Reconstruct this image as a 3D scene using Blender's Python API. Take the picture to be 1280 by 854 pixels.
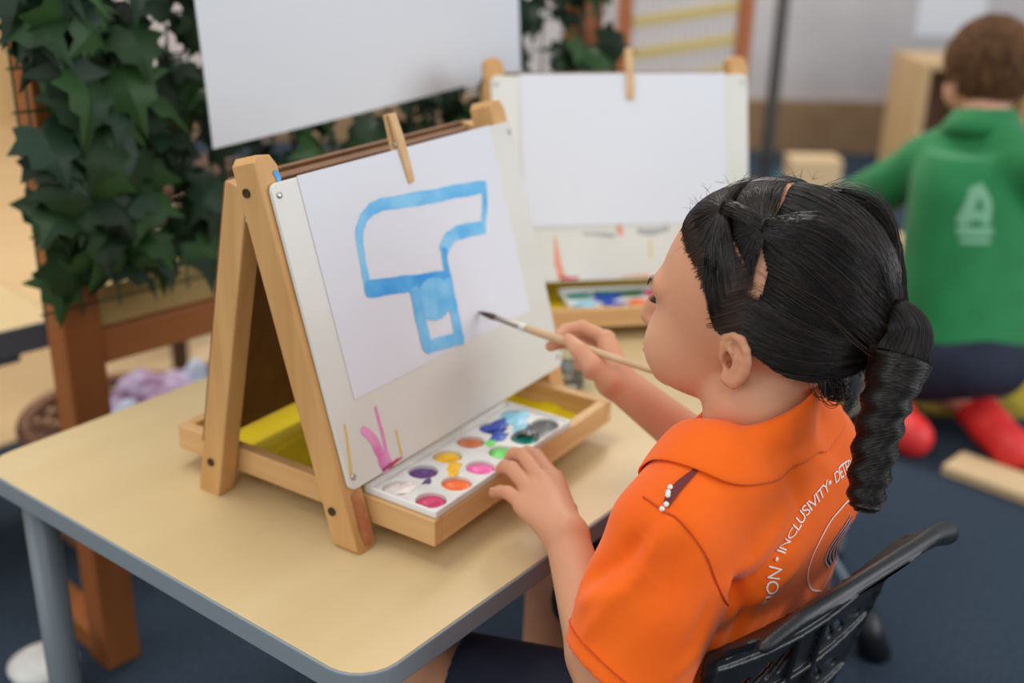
import bpy, bmesh, math, random
import numpy as np
from mathutils import Vector, Matrix
from mathutils.bvhtree import BVHTree

random.seed(7); RNG = np.random.default_rng(7)
SC = bpy.context.scene
COL = SC.collection
for _o in list(bpy.data.objects): bpy.data.objects.remove(_o)

# ------------------------------------------------------------------ camera
FPX = 1431.44                                   # focal length in pixels of a 1280 px wide frame
CAM = np.array([-0.5076, -0.5223, 1.0579])
CR = np.array([0.6124, -0.7903, 0.0223]); CU = np.array([0.2802, 0.2433, 0.9286]); CF = np.array([0.7393, 0.5624, -0.3704])
cd = bpy.data.cameras.new('camera'); cam = bpy.data.objects.new('camera', cd); COL.objects.link(cam)
M = Matrix.Identity(4)
for i in range(3):
    M[i][0] = CR[i]; M[i][1] = CU[i]; M[i][2] = -CF[i]; M[i][3] = CAM[i]
cam.matrix_world = M
cd.sensor_width = 36; cd.lens = FPX / 1280 * 36; cd.clip_start = 0.05; cd.clip_end = 60
cd.dof.use_dof = True; cd.dof.focus_distance = 0.92; cd.dof.aperture_fstop = 2.9
SC.camera = cam

# ------------------------------------------------------------------ world, lights, exposure
SC.view_settings.view_transform = 'Standard'; SC.view_settings.look = 'None'
SC.view_settings.gamma = 1; SC.view_settings.use_curve_mapping = False
SC.view_settings.exposure = 0.0
wd = bpy.data.worlds.new('room_light'); SC.world = wd; wd.use_nodes = True
wd.node_tree.nodes['Background'].inputs[0].default_value = (0.93, 0.96, 1.0, 1)
wd.node_tree.nodes['Background'].inputs[1].default_value = 0.60
def area(name, loc, target, size, power, col=(1, 1, 1), size_y=None):
    l = bpy.data.lights.new(name, 'AREA'); l.energy = power; l.color = col; l.size = size
    if size_y: l.shape = 'RECTANGLE'; l.size_y = size_y
    o = bpy.data.objects.new(name, l); COL.objects.link(o); o.location = loc
    o.rotation_euler = (Vector(target) - Vector(loc)).to_track_quat('-Z', 'Y').to_euler()
    return o
area('ceiling_lamp_table', (0.15, 0.75, 2.55), (0.15, 0.75, 0), 1.2, 15, (1.0, 0.96, 0.88), 0.6)
area('ceiling_lamp_front', (-1.6, -1.2, 2.55), (-1.6, -1.2, 0), 1.2, 16, (1.0, 0.96, 0.88), 0.6)
area('ceiling_lamp_far', (2.6, 1.4, 2.55), (2.6, 1.4, 0), 1.2, 40, (1.0, 0.95, 0.86), 0.6)
area('ceiling_lamp_back', (0.4, 2.8, 2.55), (0.4, 2.8, 0), 1.2, 20, (1.0, 0.93, 0.80), 0.6)
area('window_daylight', (-3.4, 1.3, 1.6), (0.2, 0.1, 0.6), 2.2, 34, (0.92, 0.96, 1.0), 1.6)
area('fill_light_rear', (1.9, -3.4, 1.7), (0.5, 0.4, 0.7), 3.2, 76, (0.93, 0.96, 1.0), 1.8)  # added soft fill that brightens papers and shirt back; no window known there

# ------------------------------------------------------------------ helpers
def at(px, py, depth):                          # a point of the place, from its direction and its distance
    return CAM + (CF + CR * (px - 640) / FPX + CU * (427 - py) / FPX) * depth
def lin(c):
    f = lambda v: v / 12.92 if v <= .04045 else ((v + .055) / 1.055) ** 2.4
    return tuple(f(x / 255) for x in c[:3]) + (1,)
def nodes(name):
    m = bpy.data.materials.new(name); m.use_nodes = True
    return m, m.node_tree.nodes, m.node_tree.links, m.node_tree.nodes['Principled BSDF']
def noise_mix(n, l, c1, c2, scale, stretch=(1, 1, 1), detail=4, lo=.35, hi=.65, coord='Object', distort=0.0):
    tc = n.new('ShaderNodeTexCoord'); mp = n.new('ShaderNodeMapping'); mp.inputs['Scale'].default_value = stretch
    nz = n.new('ShaderNodeTexNoise'); nz.inputs['Scale'].default_value = scale; nz.inputs['Detail'].default_value = detail
    nz.inputs['Distortion'].default_value = distort
    l.new(tc.outputs[coord], mp.inputs[0]); l.new(mp.outputs[0], nz.inputs['Vector'])
    cr = n.new('ShaderNodeValToRGB'); cr.color_ramp.elements[0].position = lo; cr.color_ramp.elements[1].position = hi
    cr.color_ramp.elements[0].color = lin(c1); cr.color_ramp.elements[1].color = lin(c2)
    l.new(nz.outputs['Fac'], cr.inputs[0])
    return cr.outputs[0], nz.outputs['Fac']
def mat(name, c, rough=.6, c2=None, scale=20, stretch=(1, 1, 1), bump=0, bump_scale=None, spec=.5, sss=0, coat=0, metal=0, lo=.35, hi=.65, trans=0, alpha=1, sheen=0, distort=0.0, detail=4):
    m, n, l, b = nodes(name)
    b.inputs['Base Color'].default_value = lin(c); b.inputs['Roughness'].default_value = rough
    b.inputs['Specular IOR Level'].default_value = spec; b.inputs['Metallic'].default_value = metal
    b.inputs['Coat Weight'].default_value = coat
    if sss:
        b.inputs['Subsurface Weight'].default_value = sss; b.inputs['Subsurface Radius'].default_value = (1, .35, .2); b.inputs['Subsurface Scale'].default_value = .006
    if trans: b.inputs['Transmission Weight'].default_value = trans
    if alpha < 1: b.inputs['Alpha'].default_value = alpha
    if sheen: b.inputs['Sheen Weight'].default_value = sheen
    if c2:
        col, fac = noise_mix(n, l, c, c2, scale, stretch, detail, lo, hi, distort=distort); l.new(col, b.inputs['Base Color'])
    if bump:
        tc = n.new('ShaderNodeTexCoord'); mp = n.new('ShaderNodeMapping'); mp.inputs['Scale'].default_value = stretch
        nz = n.new('ShaderNodeTexNoise'); nz.inputs['Scale'].default_value = bump_scale or scale; nz.inputs['Detail'].default_value = 3
        bp = n.new('ShaderNodeBump'); bp.inputs['Strength'].default_value = bump; bp.inputs['Distance'].default_value = .002
        l.new(tc.outputs['Object'], mp.inputs[0]); l.new(mp.outputs[0], nz.inputs['Vector']); l.new(nz.outputs['Fac'], bp.inputs['Height']); l.new(bp.outputs[0], b.inputs['Normal'])
    return m
def wood(name, c1, c2, axis=0, scale=30, rough=.5, spec=.35):
    st = [1, 1, 1]; st[axis] = .07
    return mat(name, c1, rough, c2, scale, tuple(st), bump=.12, spec=spec, lo=.3, hi=.7, distort=.6)

def tag(o, label=None, cat=None, group=None, kind=None):
    if label: o['label'] = label
    if cat: o['category'] = cat
    if group: o['group'] = group
    if kind: o['kind'] = kind
    return o
def empty(name, loc=(0, 0, 0), rz=0, label=None, cat=None, group=None):
    o = bpy.data.objects.new(name, None); COL.objects.link(o); o.empty_display_size = .02
    o.matrix_basis = Matrix.Translation(Vector(loc)) @ Matrix.Rotation(rz, 4, 'Z')
    return tag(o, label, cat, group)
def link(name, me, parent=None, world=False):
    o = bpy.data.objects.new(name, me); COL.objects.link(o)
    if parent:
        o.parent = parent
        if world:
            m = parent.matrix_basis.copy()
            if parent.parent: m = parent.parent.matrix_basis @ parent.matrix_parent_inverse @ m
            o.matrix_parent_inverse = m.inverted()
    return o
def mesh(name, vf, m, parent=None, smooth=False, world=False):
    me = bpy.data.meshes.new(name)
    v, f = vf
    if isinstance(v, np.ndarray): v = v.tolist()
    if isinstance(f, np.ndarray): f = f.tolist()
    me.from_pydata(v, [], f)
    if m: me.materials.append(m)
    if smooth: me.polygons.foreach_set('use_smooth', [True] * len(me.polygons))
    me.update()
    return link(name, me, parent, world)
def big_mesh(name, V, Q, m, parent=None, smooth=True, world=False):    # quads only, fast
    me = bpy.data.meshes.new(name); V = np.asarray(V, np.float32); Q = np.asarray(Q, np.int32)
    me.vertices.add(len(V)); me.vertices.foreach_set('co', V.ravel())
    me.loops.add(Q.size); me.loops.foreach_set('vertex_index', Q.ravel())
    k = Q.shape[1]
    me.polygons.add(len(Q)); me.polygons.foreach_set('loop_start', np.arange(0, Q.size, k, dtype=np.int32))
    if smooth: me.polygons.foreach_set('use_smooth', np.ones(len(Q), bool))
    me.update(calc_edges=True); me.validate()
    if m: me.materials.append(m)
    return link(name, me, parent, world)
def bvf(bm):
    bm.verts.index_update(); vf = ([tuple(v.co) for v in bm.verts], [[v.index for v in f.verts] for f in bm.faces]); bm.free(); return vf
def box(lo, hi, bev=0.0, seg=2):
    bm = bmesh.new(); bmesh.ops.create_cube(bm, size=1)
    lo = np.array(lo, float); hi = np.array(hi, float)
    for v in bm.verts:
        for i in range(3): v.co[i] = (lo[i] + hi[i]) / 2 + v.co[i] * (hi[i] - lo[i])
    if bev: bmesh.ops.bevel(bm, geom=list(bm.edges), offset=bev, segments=seg, profile=.5, affect='EDGES')
    return bvf(bm)
def xf(vf, Mx):
    return ([tuple(Mx @ Vector(v)) for v in vf[0]], vf[1])
def join(*L):
    V = []; Fc = []
    for v, f in L:
        b = len(V); V += [tuple(x) for x in v]; Fc += [[i + b for i in q] for q in f]
    return V, Fc
def tube(pts, rad, n=10, cap=True, flat=1.0, up=(0, 0, 1)):
    P = np.array(pts, float); K = len(P); rad = np.full(K, rad) if np.isscalar(rad) else np.array(rad, float)
    T = np.gradient(P, axis=0); T /= np.linalg.norm(T, axis=1)[:, None] + 1e-12
    u = np.array(up, float); A = np.cross(T[0], u)
    if np.linalg.norm(A) < 1e-3: A = np.cross(T[0], (1, 0, 0))
    A /= np.linalg.norm(A); V = []; Fc = []
    for i in range(K):
        A = A - T[i] * (A @ T[i]); A /= np.linalg.norm(A) + 1e-12; B = np.cross(T[i], A)
        for j in range(n):
            a = 2 * math.pi * j / n; V.append(P[i] + rad[i] * (math.cos(a) * A + flat * math.sin(a) * B))
    for i in range(K - 1):
        for j in range(n):
            k = (j + 1) % n; Fc.append([i * n + j, i * n + k, (i + 1) * n + k, (i + 1) * n + j])
    if cap: Fc.append(list(range(n))[::-1]); Fc.append([(K - 1) * n + j for j in range(n)])
    return [tuple(v) for v in V], Fc
def lathe(prof, n=20, cap=True):
    V = []; Fc = []
    for r, z in prof:
        for j in range(n): a = 2 * math.pi * j / n; V.append((r * math.cos(a), r * math.sin(a), z))
    for i in range(len(prof) - 1):
        for j in range(n): k = (j + 1) % n; Fc.append([i * n + j, i * n + k, (i + 1) * n + k, (i + 1) * n + j])
    if cap: Fc.append(list(range(n))[::-1]); Fc.append([(len(prof) - 1) * n + j for j in range(n)])
    return V, Fc
def ball(c, r, u=14, v=9):
    bm = bmesh.new(); bmesh.ops.create_uvsphere(bm, u_segments=u, v_segments=v, radius=1)
    r = (r, r, r) if np.isscalar(r) else r
    for q in bm.verts: q.co = Vector([c[i] + q.co[i] * r[i] for i in range(3)])
    return bvf(bm)
def prism(poly, z0, z1, bev=0.0):
    bm = bmesh.new(); vs = [bm.verts.new((x, y, z0)) for x, y in poly]; f = bm.faces.new(vs)
    r = bmesh.ops.extrude_face_region(bm, geom=[f])
    for v in r['geom']:
        if isinstance(v, bmesh.types.BMVert): v.co.z = z1
    bmesh.ops.recalc_face_normals(bm, faces=bm.faces)
    if bev:
        bmesh.ops.bevel(bm, geom=[e for e in bm.edges if abs(e.verts[0].co.z - e.verts[1].co.z) < 1e-6], offset=bev, segments=2, profile=.5, affect='EDGES')
    return bvf(bm)
def rrect(x0, y0, x1, y1, r, n=6):
    P = []
    for cx, cy, a0 in ((x1 - r, y1 - r, 0), (x0 + r, y1 - r, 90), (x0 + r, y0 + r, 180), (x1 - r, y0 + r, 270)):
        for i in range(n + 1): a = math.radians(a0 + 90 * i / n); P.append((cx + r * math.cos(a), cy + r * math.sin(a)))
    return P
def crom(P, k=6):                               # Catmull-Rom through points
    P = np.array(P, float); Q = np.vstack([2 * P[0] - P[1], P, 2 * P[-1] - P[-2]]); out = []
    for i in range(1, len(Q) - 2):
        for t in np.linspace(0, 1, k, endpoint=False):
            a, b, c, d = Q[i - 1:i + 3]
            out.append(.5 * (2 * b + (c - a) * t + (2 * a - 5 * b + 4 * c - d) * t * t + (3 * b - a - 3 * c + d) * t ** 3))
    out.append(P[-1]); return np.array(out)
def stroke(P, w, z, wob=.0006):                 # flat brush stroke in a local xy plane, slightly proud
    C = crom(P, 8); T = np.gradient(C, axis=0); T /= np.linalg.norm(T, axis=1)[:, None] + 1e-12; Nn = np.stack([-T[:, 1], T[:, 0]], 1)
    K = len(C); w = np.full(K, w) if np.isscalar(w) else np.interp(np.linspace(0, 1, K), np.linspace(0, 1, len(w)), w)
    rr = RNG.normal(0, wob, (K, 2)); rr = (rr + np.roll(rr, 1, 0) + np.roll(rr, -1, 0)) / 2
    L = C + Nn * (w / 2 + rr[:, 0])[:, None]; R = C - Nn * (w / 2 + rr[:, 1])[:, None]
    loop = list(L)
    for s in np.linspace(0, math.pi, 7)[1:-1]: loop.append(C[-1] + (Nn[-1] * math.cos(s) + T[-1] * math.sin(s) * .5) * w[-1] / 2)
    loop += list(R[::-1])
    for s in np.linspace(0, math.pi, 7)[1:-1]: loop.append(C[0] + (-Nn[0] * math.cos(s) - T[0] * math.sin(s) * .5) * w[0] / 2)
    n = len(L); V = [(q[0], q[1], z) for q in L] + [(q[0], q[1], z) for q in R]
    Fc = [[i, i + 1, n + i + 1, n + i][::-1] for i in range(n - 1)]
    for (ci, sg, off) in ((n - 1, 1, 0), (0, -1, 0)):
        b = len(V); cap = []
        for s in np.linspace(0, math.pi, 8): q = C[ci] + (Nn[ci] * math.cos(s) * sg + sg * T[ci] * math.sin(s) * .55) * w[ci] / 2; V.append((q[0], q[1], z)); cap.append(b + len(cap))
        Fc.append(cap[::-1])
    return V, Fc
def copy_tree(o, parent=None):
    c = o.copy(); COL.objects.link(c)
    if parent: c.parent = parent; c.matrix_parent_inverse = o.matrix_parent_inverse.copy()
    for ch in list(o.children): copy_tree(ch, c)
    return c

# ------------------------------------------------------------------ signed distance fields -> smooth meshes (bodies, clothes, moulded plastic)
class Field:
    def __init__(s, lo, hi, h):
        s.lo = np.array(lo, np.float64); s.h = h; s.n = np.ceil((np.array(hi) - s.lo) / h).astype(int) + 1
        s.d = np.full(s.n, .5, np.float32)
    def sub(s, lo, hi):
        a = np.clip(np.floor((np.array(lo) - s.lo) / s.h).astype(int), 0, s.n); b = np.clip(np.ceil((np.array(hi) - s.lo) / s.h).astype(int) + 1, 0, s.n)
        sl = tuple(slice(x, y) for x, y in zip(a, b))
        ax = [(s.lo[i] + s.h * np.arange(a[i], b[i])).astype(np.float32) for i in range(3)]
        return sl, np.meshgrid(*ax, indexing='ij', sparse=True)
    def put(s, sl, d, k, op):
        D = s.d[sl]
        if D.size == 0: return
        if op == 'cut':
            e = -d; h = np.maximum(k - np.abs(D - e), 0) / k; s.d[sl] = np.maximum(D, e) + h * h * k * .25
        else:
            h = np.maximum(k - np.abs(D - d), 0) / k; s.d[sl] = np.minimum(D, d) - h * h * k * .25
    def cap(s, a, b, ra, rb=None, k=.004, op='add'):
        rb = ra if rb is None else rb; a = np.array(a, float); b = np.array(b, float); r = max(ra, rb) + k + 3 * s.h
        sl, (X, Y, Z) = s.sub(np.minimum(a, b) - r, np.maximum(a, b) + r); v = b - a; L = v @ v + 1e-12
        t = np.clip(((X - a[0]) * v[0] + (Y - a[1]) * v[1] + (Z - a[2]) * v[2]) / L, 0, 1)
        d = np.sqrt((X - a[0] - t * v[0]) ** 2 + (Y - a[1] - t * v[1]) ** 2 + (Z - a[2] - t * v[2]) ** 2) - (ra + (rb - ra) * t)
        s.put(sl, d.astype(np.float32), k, op)
    def chain(s, P, R, k=.004, op='add'):
        for i in range(len(P) - 1): s.cap(P[i], P[i + 1], R[i], R[i + 1], k, op)
    def ell(s, c, r, A=None, k=.004, op='add'):
        c = np.array(c, float); r = np.array(r, float); A = np.eye(3) if A is None else np.array(A, float)   # rows of A: local axes
        R = np.max(r) + k + 3 * s.h; sl, (X, Y, Z) = s.sub(c - R, c + R)
        q = [((X - c[0]) * A[i][0] + (Y - c[1]) * A[i][1] + (Z - c[2]) * A[i][2]) / r[i] for i in range(3)]
        k0 = np.sqrt(q[0] ** 2 + q[1] ** 2 + q[2] ** 2); k1 = np.sqrt((q[0] / r[0]) ** 2 + (q[1] / r[1]) ** 2 + (q[2] / r[2]) ** 2) + 1e-9
        s.put(sl, (k0 * (k0 - 1) / k1).astype(np.float32), k, op)
    def fn(s, lo, hi, f, k=.004, op='add'):
        sl, (X, Y, Z) = s.sub(lo, hi); s.put(sl, np.asarray(f(X, Y, Z), np.float32), k, op)
    def surface(s, smooth=1):
        d = s.d; g = d < 0; nx, ny, nz = d.shape
        c = np.zeros((nx - 1, ny - 1, nz - 1), np.int8)
        offs = [(i, j, k) for i in (0, 1) for j in (0, 1) for k in (0, 1)]
        for i, j, k in offs: c += g[i:nx - 1 + i, j:ny - 1 + j, k:nz - 1 + k]
        idx = np.argwhere((c > 0) & (c < 8)); ID = np.full(c.shape, -1, np.int32); ID[tuple(idx.T)] = np.arange(len(idx))
        acc = np.zeros((len(idx), 3)); cnt = np.zeros(len(idx))
        for a in offs:
            for ax in range(3):
                if a[ax]: continue
                b = list(a); b[ax] = 1
                va = d[idx[:, 0] + a[0], idx[:, 1] + a[1], idx[:, 2] + a[2]]; vb = d[idx[:, 0] + b[0], idx[:, 1] + b[1], idx[:, 2] + b[2]]
                m = (va < 0) != (vb < 0); t = va[m] / (va[m] - vb[m]); q = np.tile(np.array(a, float), (m.sum(), 1)); q[:, ax] += t
                acc[m] += q; cnt[m] += 1
        V = s.lo + (idx + acc / cnt[:, None]) * s.h
        F = []
        for ax in range(3):
            o1, o2 = [(1, 2), (2, 0), (0, 1)][ax]
            sl0 = [slice(1, -1)] * 3; sl1 = [slice(1, -1)] * 3; sl0[ax] = slice(0, -1); sl1[ax] = slice(1, None)
            A = g[tuple(sl0)]; B = g[tuple(sl1)]; e = np.argwhere(A != B)
            if not len(e): continue
            flip = A[tuple(e.T)]; e = e + 1; e[:, ax] -= 1
            def cell(d1, d2):
                q = e.copy(); q[:, o1] += d1; q[:, o2] += d2; return ID[q[:, 0], q[:, 1], q[:, 2]]
            Q = np.stack([cell(-1, -1), cell(0, -1), cell(0, 0), cell(-1, 0)], 1); Q[~flip] = Q[~flip][:, ::-1]; F.append(Q)
        F = np.vstack(F); F = F[(F >= 0).all(1)]
        E = np.vstack([F[:, [0, 1]], F[:, [1, 2]], F[:, [2, 3]], F[:, [3, 0]]]); E = np.vstack([E, E[:, ::-1]])
        for _ in range(smooth):
            S = np.zeros_like(V); cn = np.bincount(E[:, 0], minlength=len(V))
            for i in range(3): S[:, i] = np.bincount(E[:, 0], V[E[:, 1], i], len(V))
            V = V * .5 + .5 * S / np.maximum(cn, 1)[:, None]
        return V, F
def strands_mesh(name, P, R, m, parent, world=True):       # P (S,K,3) points, R (S,K) radii -> three-sided hairs in one mesh
    S, K, _ = P.shape; T = np.gradient(P, axis=1); T /= np.linalg.norm(T, axis=2, keepdims=True) + 1e-12
    ref = np.zeros_like(T); ref[..., 2] = 1; bad = np.abs(T[..., 2]) > .95; ref[bad] = (1, 0, 0)
    A = np.cross(T, ref); A /= np.linalg.norm(A, axis=2, keepdims=True) + 1e-12; B = np.cross(T, A)
    V = np.stack([P + R[..., None] * (math.cos(a) * A + math.sin(a) * B) for a in (0, 2.094, 4.189)], 2).reshape(-1, 3)
    s, k, j = np.meshgrid(np.arange(S), np.arange(K - 1), np.arange(3), indexing='ij'); b = (s * K + k) * 3
    Q = np.stack([b + j, b + (j + 1) % 3, b + 3 + (j + 1) % 3, b + 3 + j], -1).reshape(-1, 4)
    return big_mesh(name, V, Q, m, parent, True, world)
# ------------------------------------------------------------------ materials
TZ = .48
M_carpet = mat('blue_carpet', (46, 57, 70), .95, (64, 77, 92), 160, bump=.6, bump_scale=500, spec=.1)
M_floorwood = wood('pale_timber_floor', (214, 180, 134), (226, 196, 152), 0, 6, .35)
M_beige = mat('beige_wall', (206, 172, 120), .8)
M_greywall = mat('grey_white_wall', (196, 192, 194), .35, (186, 182, 184), 3, spec=.4)
M_floor_reflection = wood('brown_floor_reflection', (140, 112, 84), (156, 128, 98), 0, 10)  # tone painted in for the floor's reflection low on the wall
M_maple = wood('maple_laminate', (211, 185, 137), (221, 197, 151), 0, 9, .38)
M_edge = mat('grey_edging', (132, 142, 148), .45)
M_steel = mat('grey_leg_paint', (112, 122, 128), .4)
M_easel = wood('easel_pine', (196, 146, 88), (214, 168, 110), 2, 40)
M_easelx = wood('easel_pine_rail', (200, 154, 98), (222, 180, 126), 1, 40)
M_easely = wood('easel_pine_front_rail', (200, 154, 98), (222, 180, 126), 0, 40)
M_brownboard = mat('brown_hardboard', (112, 72, 36), .6, (124, 82, 44), 40)
M_board = mat('white_board', (226, 226, 218), .4, (216, 216, 206), 6, spec=.4)
M_paper = mat('white_paper', (224, 227, 233), .8, spec=.2)
M_yellow = mat('yellow_plastic', (232, 206, 12), .4, (222, 192, 8), 12)
M_white_pl = mat('white_plastic', (232, 232, 228), .35, (214, 212, 206), 30)
M_clear = mat('cloudy_clear_plastic', (206, 216, 210), .25, alpha=.55)
M_chrome = mat('screw_steel', (190, 190, 190), .3, metal=1)
M_dark = mat('dark_hole', (60, 40, 24), .8)
M_peg = wood('peg_wood', (206, 166, 116), (222, 186, 138), 2, 60)
M_blue = mat('blue_watercolour', (84, 176, 232), .7, (142, 206, 242), 26, lo=.3, hi=.62, spec=.2)
M_bluedk = mat('strong_blue_watercolour', (56, 152, 226), .7, (104, 186, 238), 30, lo=.3, hi=.65, spec=.2)
M_pink = mat('pink_paint', (222, 118, 180), .5, (236, 160, 206), 60)
M_red = mat('red_paint', (206, 44, 84), .5)
M_ochre = mat('ochre_paint', (226, 196, 96), .5)
M_black = mat('black_plastic', (20, 21, 23), .38, (26, 27, 29), 60, bump=.15, bump_scale=900)
M_post = wood('divider_timber', (146, 84, 40), (164, 98, 50), 2, 26)
M_postx = wood('divider_timber_rail', (158, 94, 46), (174, 108, 58), 0, 26)
M_wire = mat('green_wire', (38, 74, 50), .4)
LEAF = [mat('ivy_leaf_%d' % i, c, .5, c2, 40, spec=.35) for i, (c, c2) in enumerate([((22, 48, 20), (34, 64, 28)), ((17, 38, 20), (26, 50, 27)), ((34, 66, 27), (46, 80, 35)), ((22, 46, 28), (34, 62, 38))])]
M_stem = mat('ivy_stem', (52, 58, 28), .7)
M_wicker = mat('brown_wicker', (128, 84, 62), .7, (156, 112, 86), 60, bump=.5)
M_glass = mat('clear_glass', (235, 242, 240), .05, trans=.92)
M_water = mat('murky_water', (190, 204, 204), .1, trans=.6)

# ------------------------------------------------------------------ the setting
tag(mesh('floor', box((-3, -3, -.06), (6.5, 6, 0)), M_carpet), kind='structure')
# pale timber floor lies flush beyond the carpet, behind the divider
tag(mesh('floor_timber', prism([(-3, 1.42), (0.5, 1.50), (2.3, 1.62), (2.3, 4.4), (-3, 4.4)], .0005, .006), M_floorwood), kind='structure')
tag(mesh('wall_back', box((-3, 4.4, 0), (3.2, 4.5, 2.7)), M_beige), kind='structure')
WA = math.atan2(-.7903, .6124)
def wallvf(s0, s1, z0, z1, d0, d1):             # a slab of the grey wall, s along it, d towards the room
    return xf(box((s0, -d1, z0), (s1, -d0, z1)), Matrix.Translation((4.05, 1.75, 0)) @ Matrix.Rotation(WA, 4, 'Z'))
tag(mesh('wall_right', wallvf(-2.9, 3.2, 0, 2.7, -.1, 0), M_greywall), kind='structure')
tag(mesh('wall_reflection_right', wallvf(-2.9, 3.2, 0, .22, .002, .03), M_floor_reflection), kind='structure')  # brown panel stands in for the floor mirrored in the glossy wall

# ------------------------------------------------------------------ tables
def table(name, label, x0, y0, x1, y1, top, th=.022, r=.04, rz=0, loc=(0, 0), group=None, edge=None, inset=.035):
    t = empty(name, (loc[0], loc[1], 0), rz, label, 'table', group)
    mesh('edge_band', prism(rrect(x0, y0, x1, y1, r), top - th, top - .0008, .0012), edge or M_edge, t)
    mesh('tabletop', prism(rrect(x0 + .0022, y0 + .0022, x1 - .0022, y1 - .0022, r - .002), top - .002, top, .0006), M_maple, t)
    for x in (x0 + inset, x1 - inset):
        for y in (y0 + inset + .02, y1 - inset - .02):
            lg = mesh('leg', xf(lathe([(.0165, .012), (.0175, .014), (.0175, top - th)], 16), Matrix.Translation((x, y, 0))), M_steel, t, True)
            mesh('foot_cap', xf(lathe([(.017, .0), (.0195, .002), (.0195, .03), (.018, .032)], 16), Matrix.Translation((x, y, 0))), M_black, lg, True)
    mesh('apron_frame', join(box((x0 + .05, y0 + .045, top - th - .03), (x1 - .05, y0 + .07, top - th), .002), box((x0 + .05, y1 - .07, top - th - .03), (x1 - .05, y1 - .045, top - th), .002)), M_steel, t)
    return t
table('activity_table', 'maple topped childrens table with rounded corners and grey edging under both easels', 0, 0, 1.195, .5705, TZ)
table('low_table', 'pale low table with thick dark grey edge behind the ivy divider at far left', -1.2, 0, .24, .8, .44, .042, .03, math.radians(-8), (.12, 1.02), inset=.2, edge=mat('dark_grey_edging', (92, 94, 100), .5))

# ------------------------------------------------------------------ tabletop easels
TAU = math.radians(16.44)
BW, BH, V0 = .3717, .2857, .0617
def tilt(front=True, n=0.0):                    # local frame lying in the board: x along, y up the slope, z out of the front
    return Matrix.Translation((0, n, 0)) @ Matrix.Rotation(math.radians(90) - TAU, 4, 'X')
FT = tilt()
def foot(vf, ang):                              # saw the leg ends level with the table
    return ([(x, (y if y > .05 else y - z * math.tan(ang)), z) for x, y, z in vf[0]], vf[1])
def easel(name, label, loc, rz, marks, dabs=()):
    t = empty(name, (loc[0], loc[1], TZ), rz, label, 'easel')
    RA = math.radians(12.0)
    RT = Matrix.Translation((0, .212, 0)) @ Matrix.Rotation(math.radians(90) + RA, 4, 'X')     # rear frame leans forward; z points to the front
    for x0 in (-.007, .3475):
        x1 = x0 + .0265
        prof = [(.0, -.006), (.0, -.031)]
        L = .374
        bm = foot(prism([(x0, 0.004), (x0 + .004, 0), (x1 - .004, 0), (x1, .004), (x1, L - .012), (x1 - .006, L - .002), (x0 + .006, L), (x0, L - .006)], -.030, -.0008, .0018), TAU)
        lg = mesh('front_leg', xf(bm, FT), M_easel, t)
        for yy in (.045, L - .03):
            mesh('bolt_hole', xf(lathe([(.0042, 0), (.0042, .0012), (.002, .0008)], 12), FT @ Matrix.Translation((x0 - .0006 if x0 < .1 else x1 + .0006, yy, -.019)) @ Matrix.Rotation(math.radians(-90 if x0 < .1 else 90), 4, 'Y')), M_dark, lg)
        rl = mesh('rear_leg', xf(foot(prism([(x0 + .003, 0), (x1 - .001, 0), (x1 - .001, .337), (x0 + .003, .337)], -.004, .024, .0018), -RA), RT), M_easel, t)
        mesh('bolt_hole', xf(lathe([(.0042, 0), (.0042, .0012), (.002, .0008)], 12), RT @ Matrix.Translation((x0 + .0024 if x0 < .1 else x1 - .0004, .04, .01)) @ Matrix.Rotation(math.radians(-90 if x0 < .1 else 90), 4, 'Y')), M_dark, rl)
        hx = (x0 + x1) / 2
        mesh('hinge', xf(box((hx - .009, .318, -.036), (hx + .009, .352, -.0335), .0008), FT), M_chrome, t)
    bd = mesh('white_board', xf(prism(rrect(0, 0, BW, BH, .008), 0, .0042, .0006), FT @ Matrix.Translation((0, V0, 0))), M_board, t)
    for sx, sy in ((.007, BH - .011), (BW - .007, BH - .011), (.007, .012), (BW - .007, .012)):
        mesh('screw', xf(lathe([(.0032, 0), (.003, .0012), (.0015, .0018)], 12), FT @ Matrix.Translation((sx, V0 + sy, .0042))), M_chrome, bd, True)
    mesh('rear_board', xf(prism(rrect(.0, .05, BW - .004, .05 + BH, .006), -.009, -.004, .0006), RT), M_brownboard, t)
    mesh('cross_bar', xf(box((.0212, .312, .0), (.3470, .334, .010), .001), RT), M_brownboard, t)
    for P, w, m in dabs: mesh('paint_dab', xf(stroke(P, w, .0002), FT), m, t)
    z0, z1 = .020, .0465
    for x0 in (.0212, .3345): mesh('side_rail', box((x0, -.066, z0), (x0 + .0125, .271, z1), .0012), M_easelx, t)
    mesh('front_rail', box((.0338, -.066, z0), (.3344, -.0545, z1), .0012), M_easely, t)
    mesh('back_rail', box((.0338, .2595, z0), (.3344, .271, z1), .0012), M_easely, t)
    # yellow tray sheet with shallow ridges running across
    ys = np.linspace(-.054, .259, 60); V = []; Fc = []
    for y in ys:
        zz = .0245 + .0035 * (math.sin((y + .01) * 2 * math.pi / .062) > .15) * 1.0
        for x in (.034, .334): V.append((x, y, zz))
    for i in range(len(ys) - 1): Fc.append([2 * i, 2 * i + 1, 2 * i + 3, 2 * i + 2])
    nb = len(V)
    V += [(x, y, .021) for y in (-.054, .259) for x in (.034, .334)]; Fc.append([nb, nb + 2, nb + 3, nb + 1])
    mesh('tray_sheet', (V, Fc), M_yellow, t)
    BT = FT @ Matrix.Translation((0, V0, 0))
    for P, w, m in marks:
        mesh('paint_mark', xf(stroke(P, w, .0046), BT), m, bd)
    return t
M_rust = mat('rusty_paint_stain', (176, 104, 70), .6, (196, 140, 92), 60)
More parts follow.
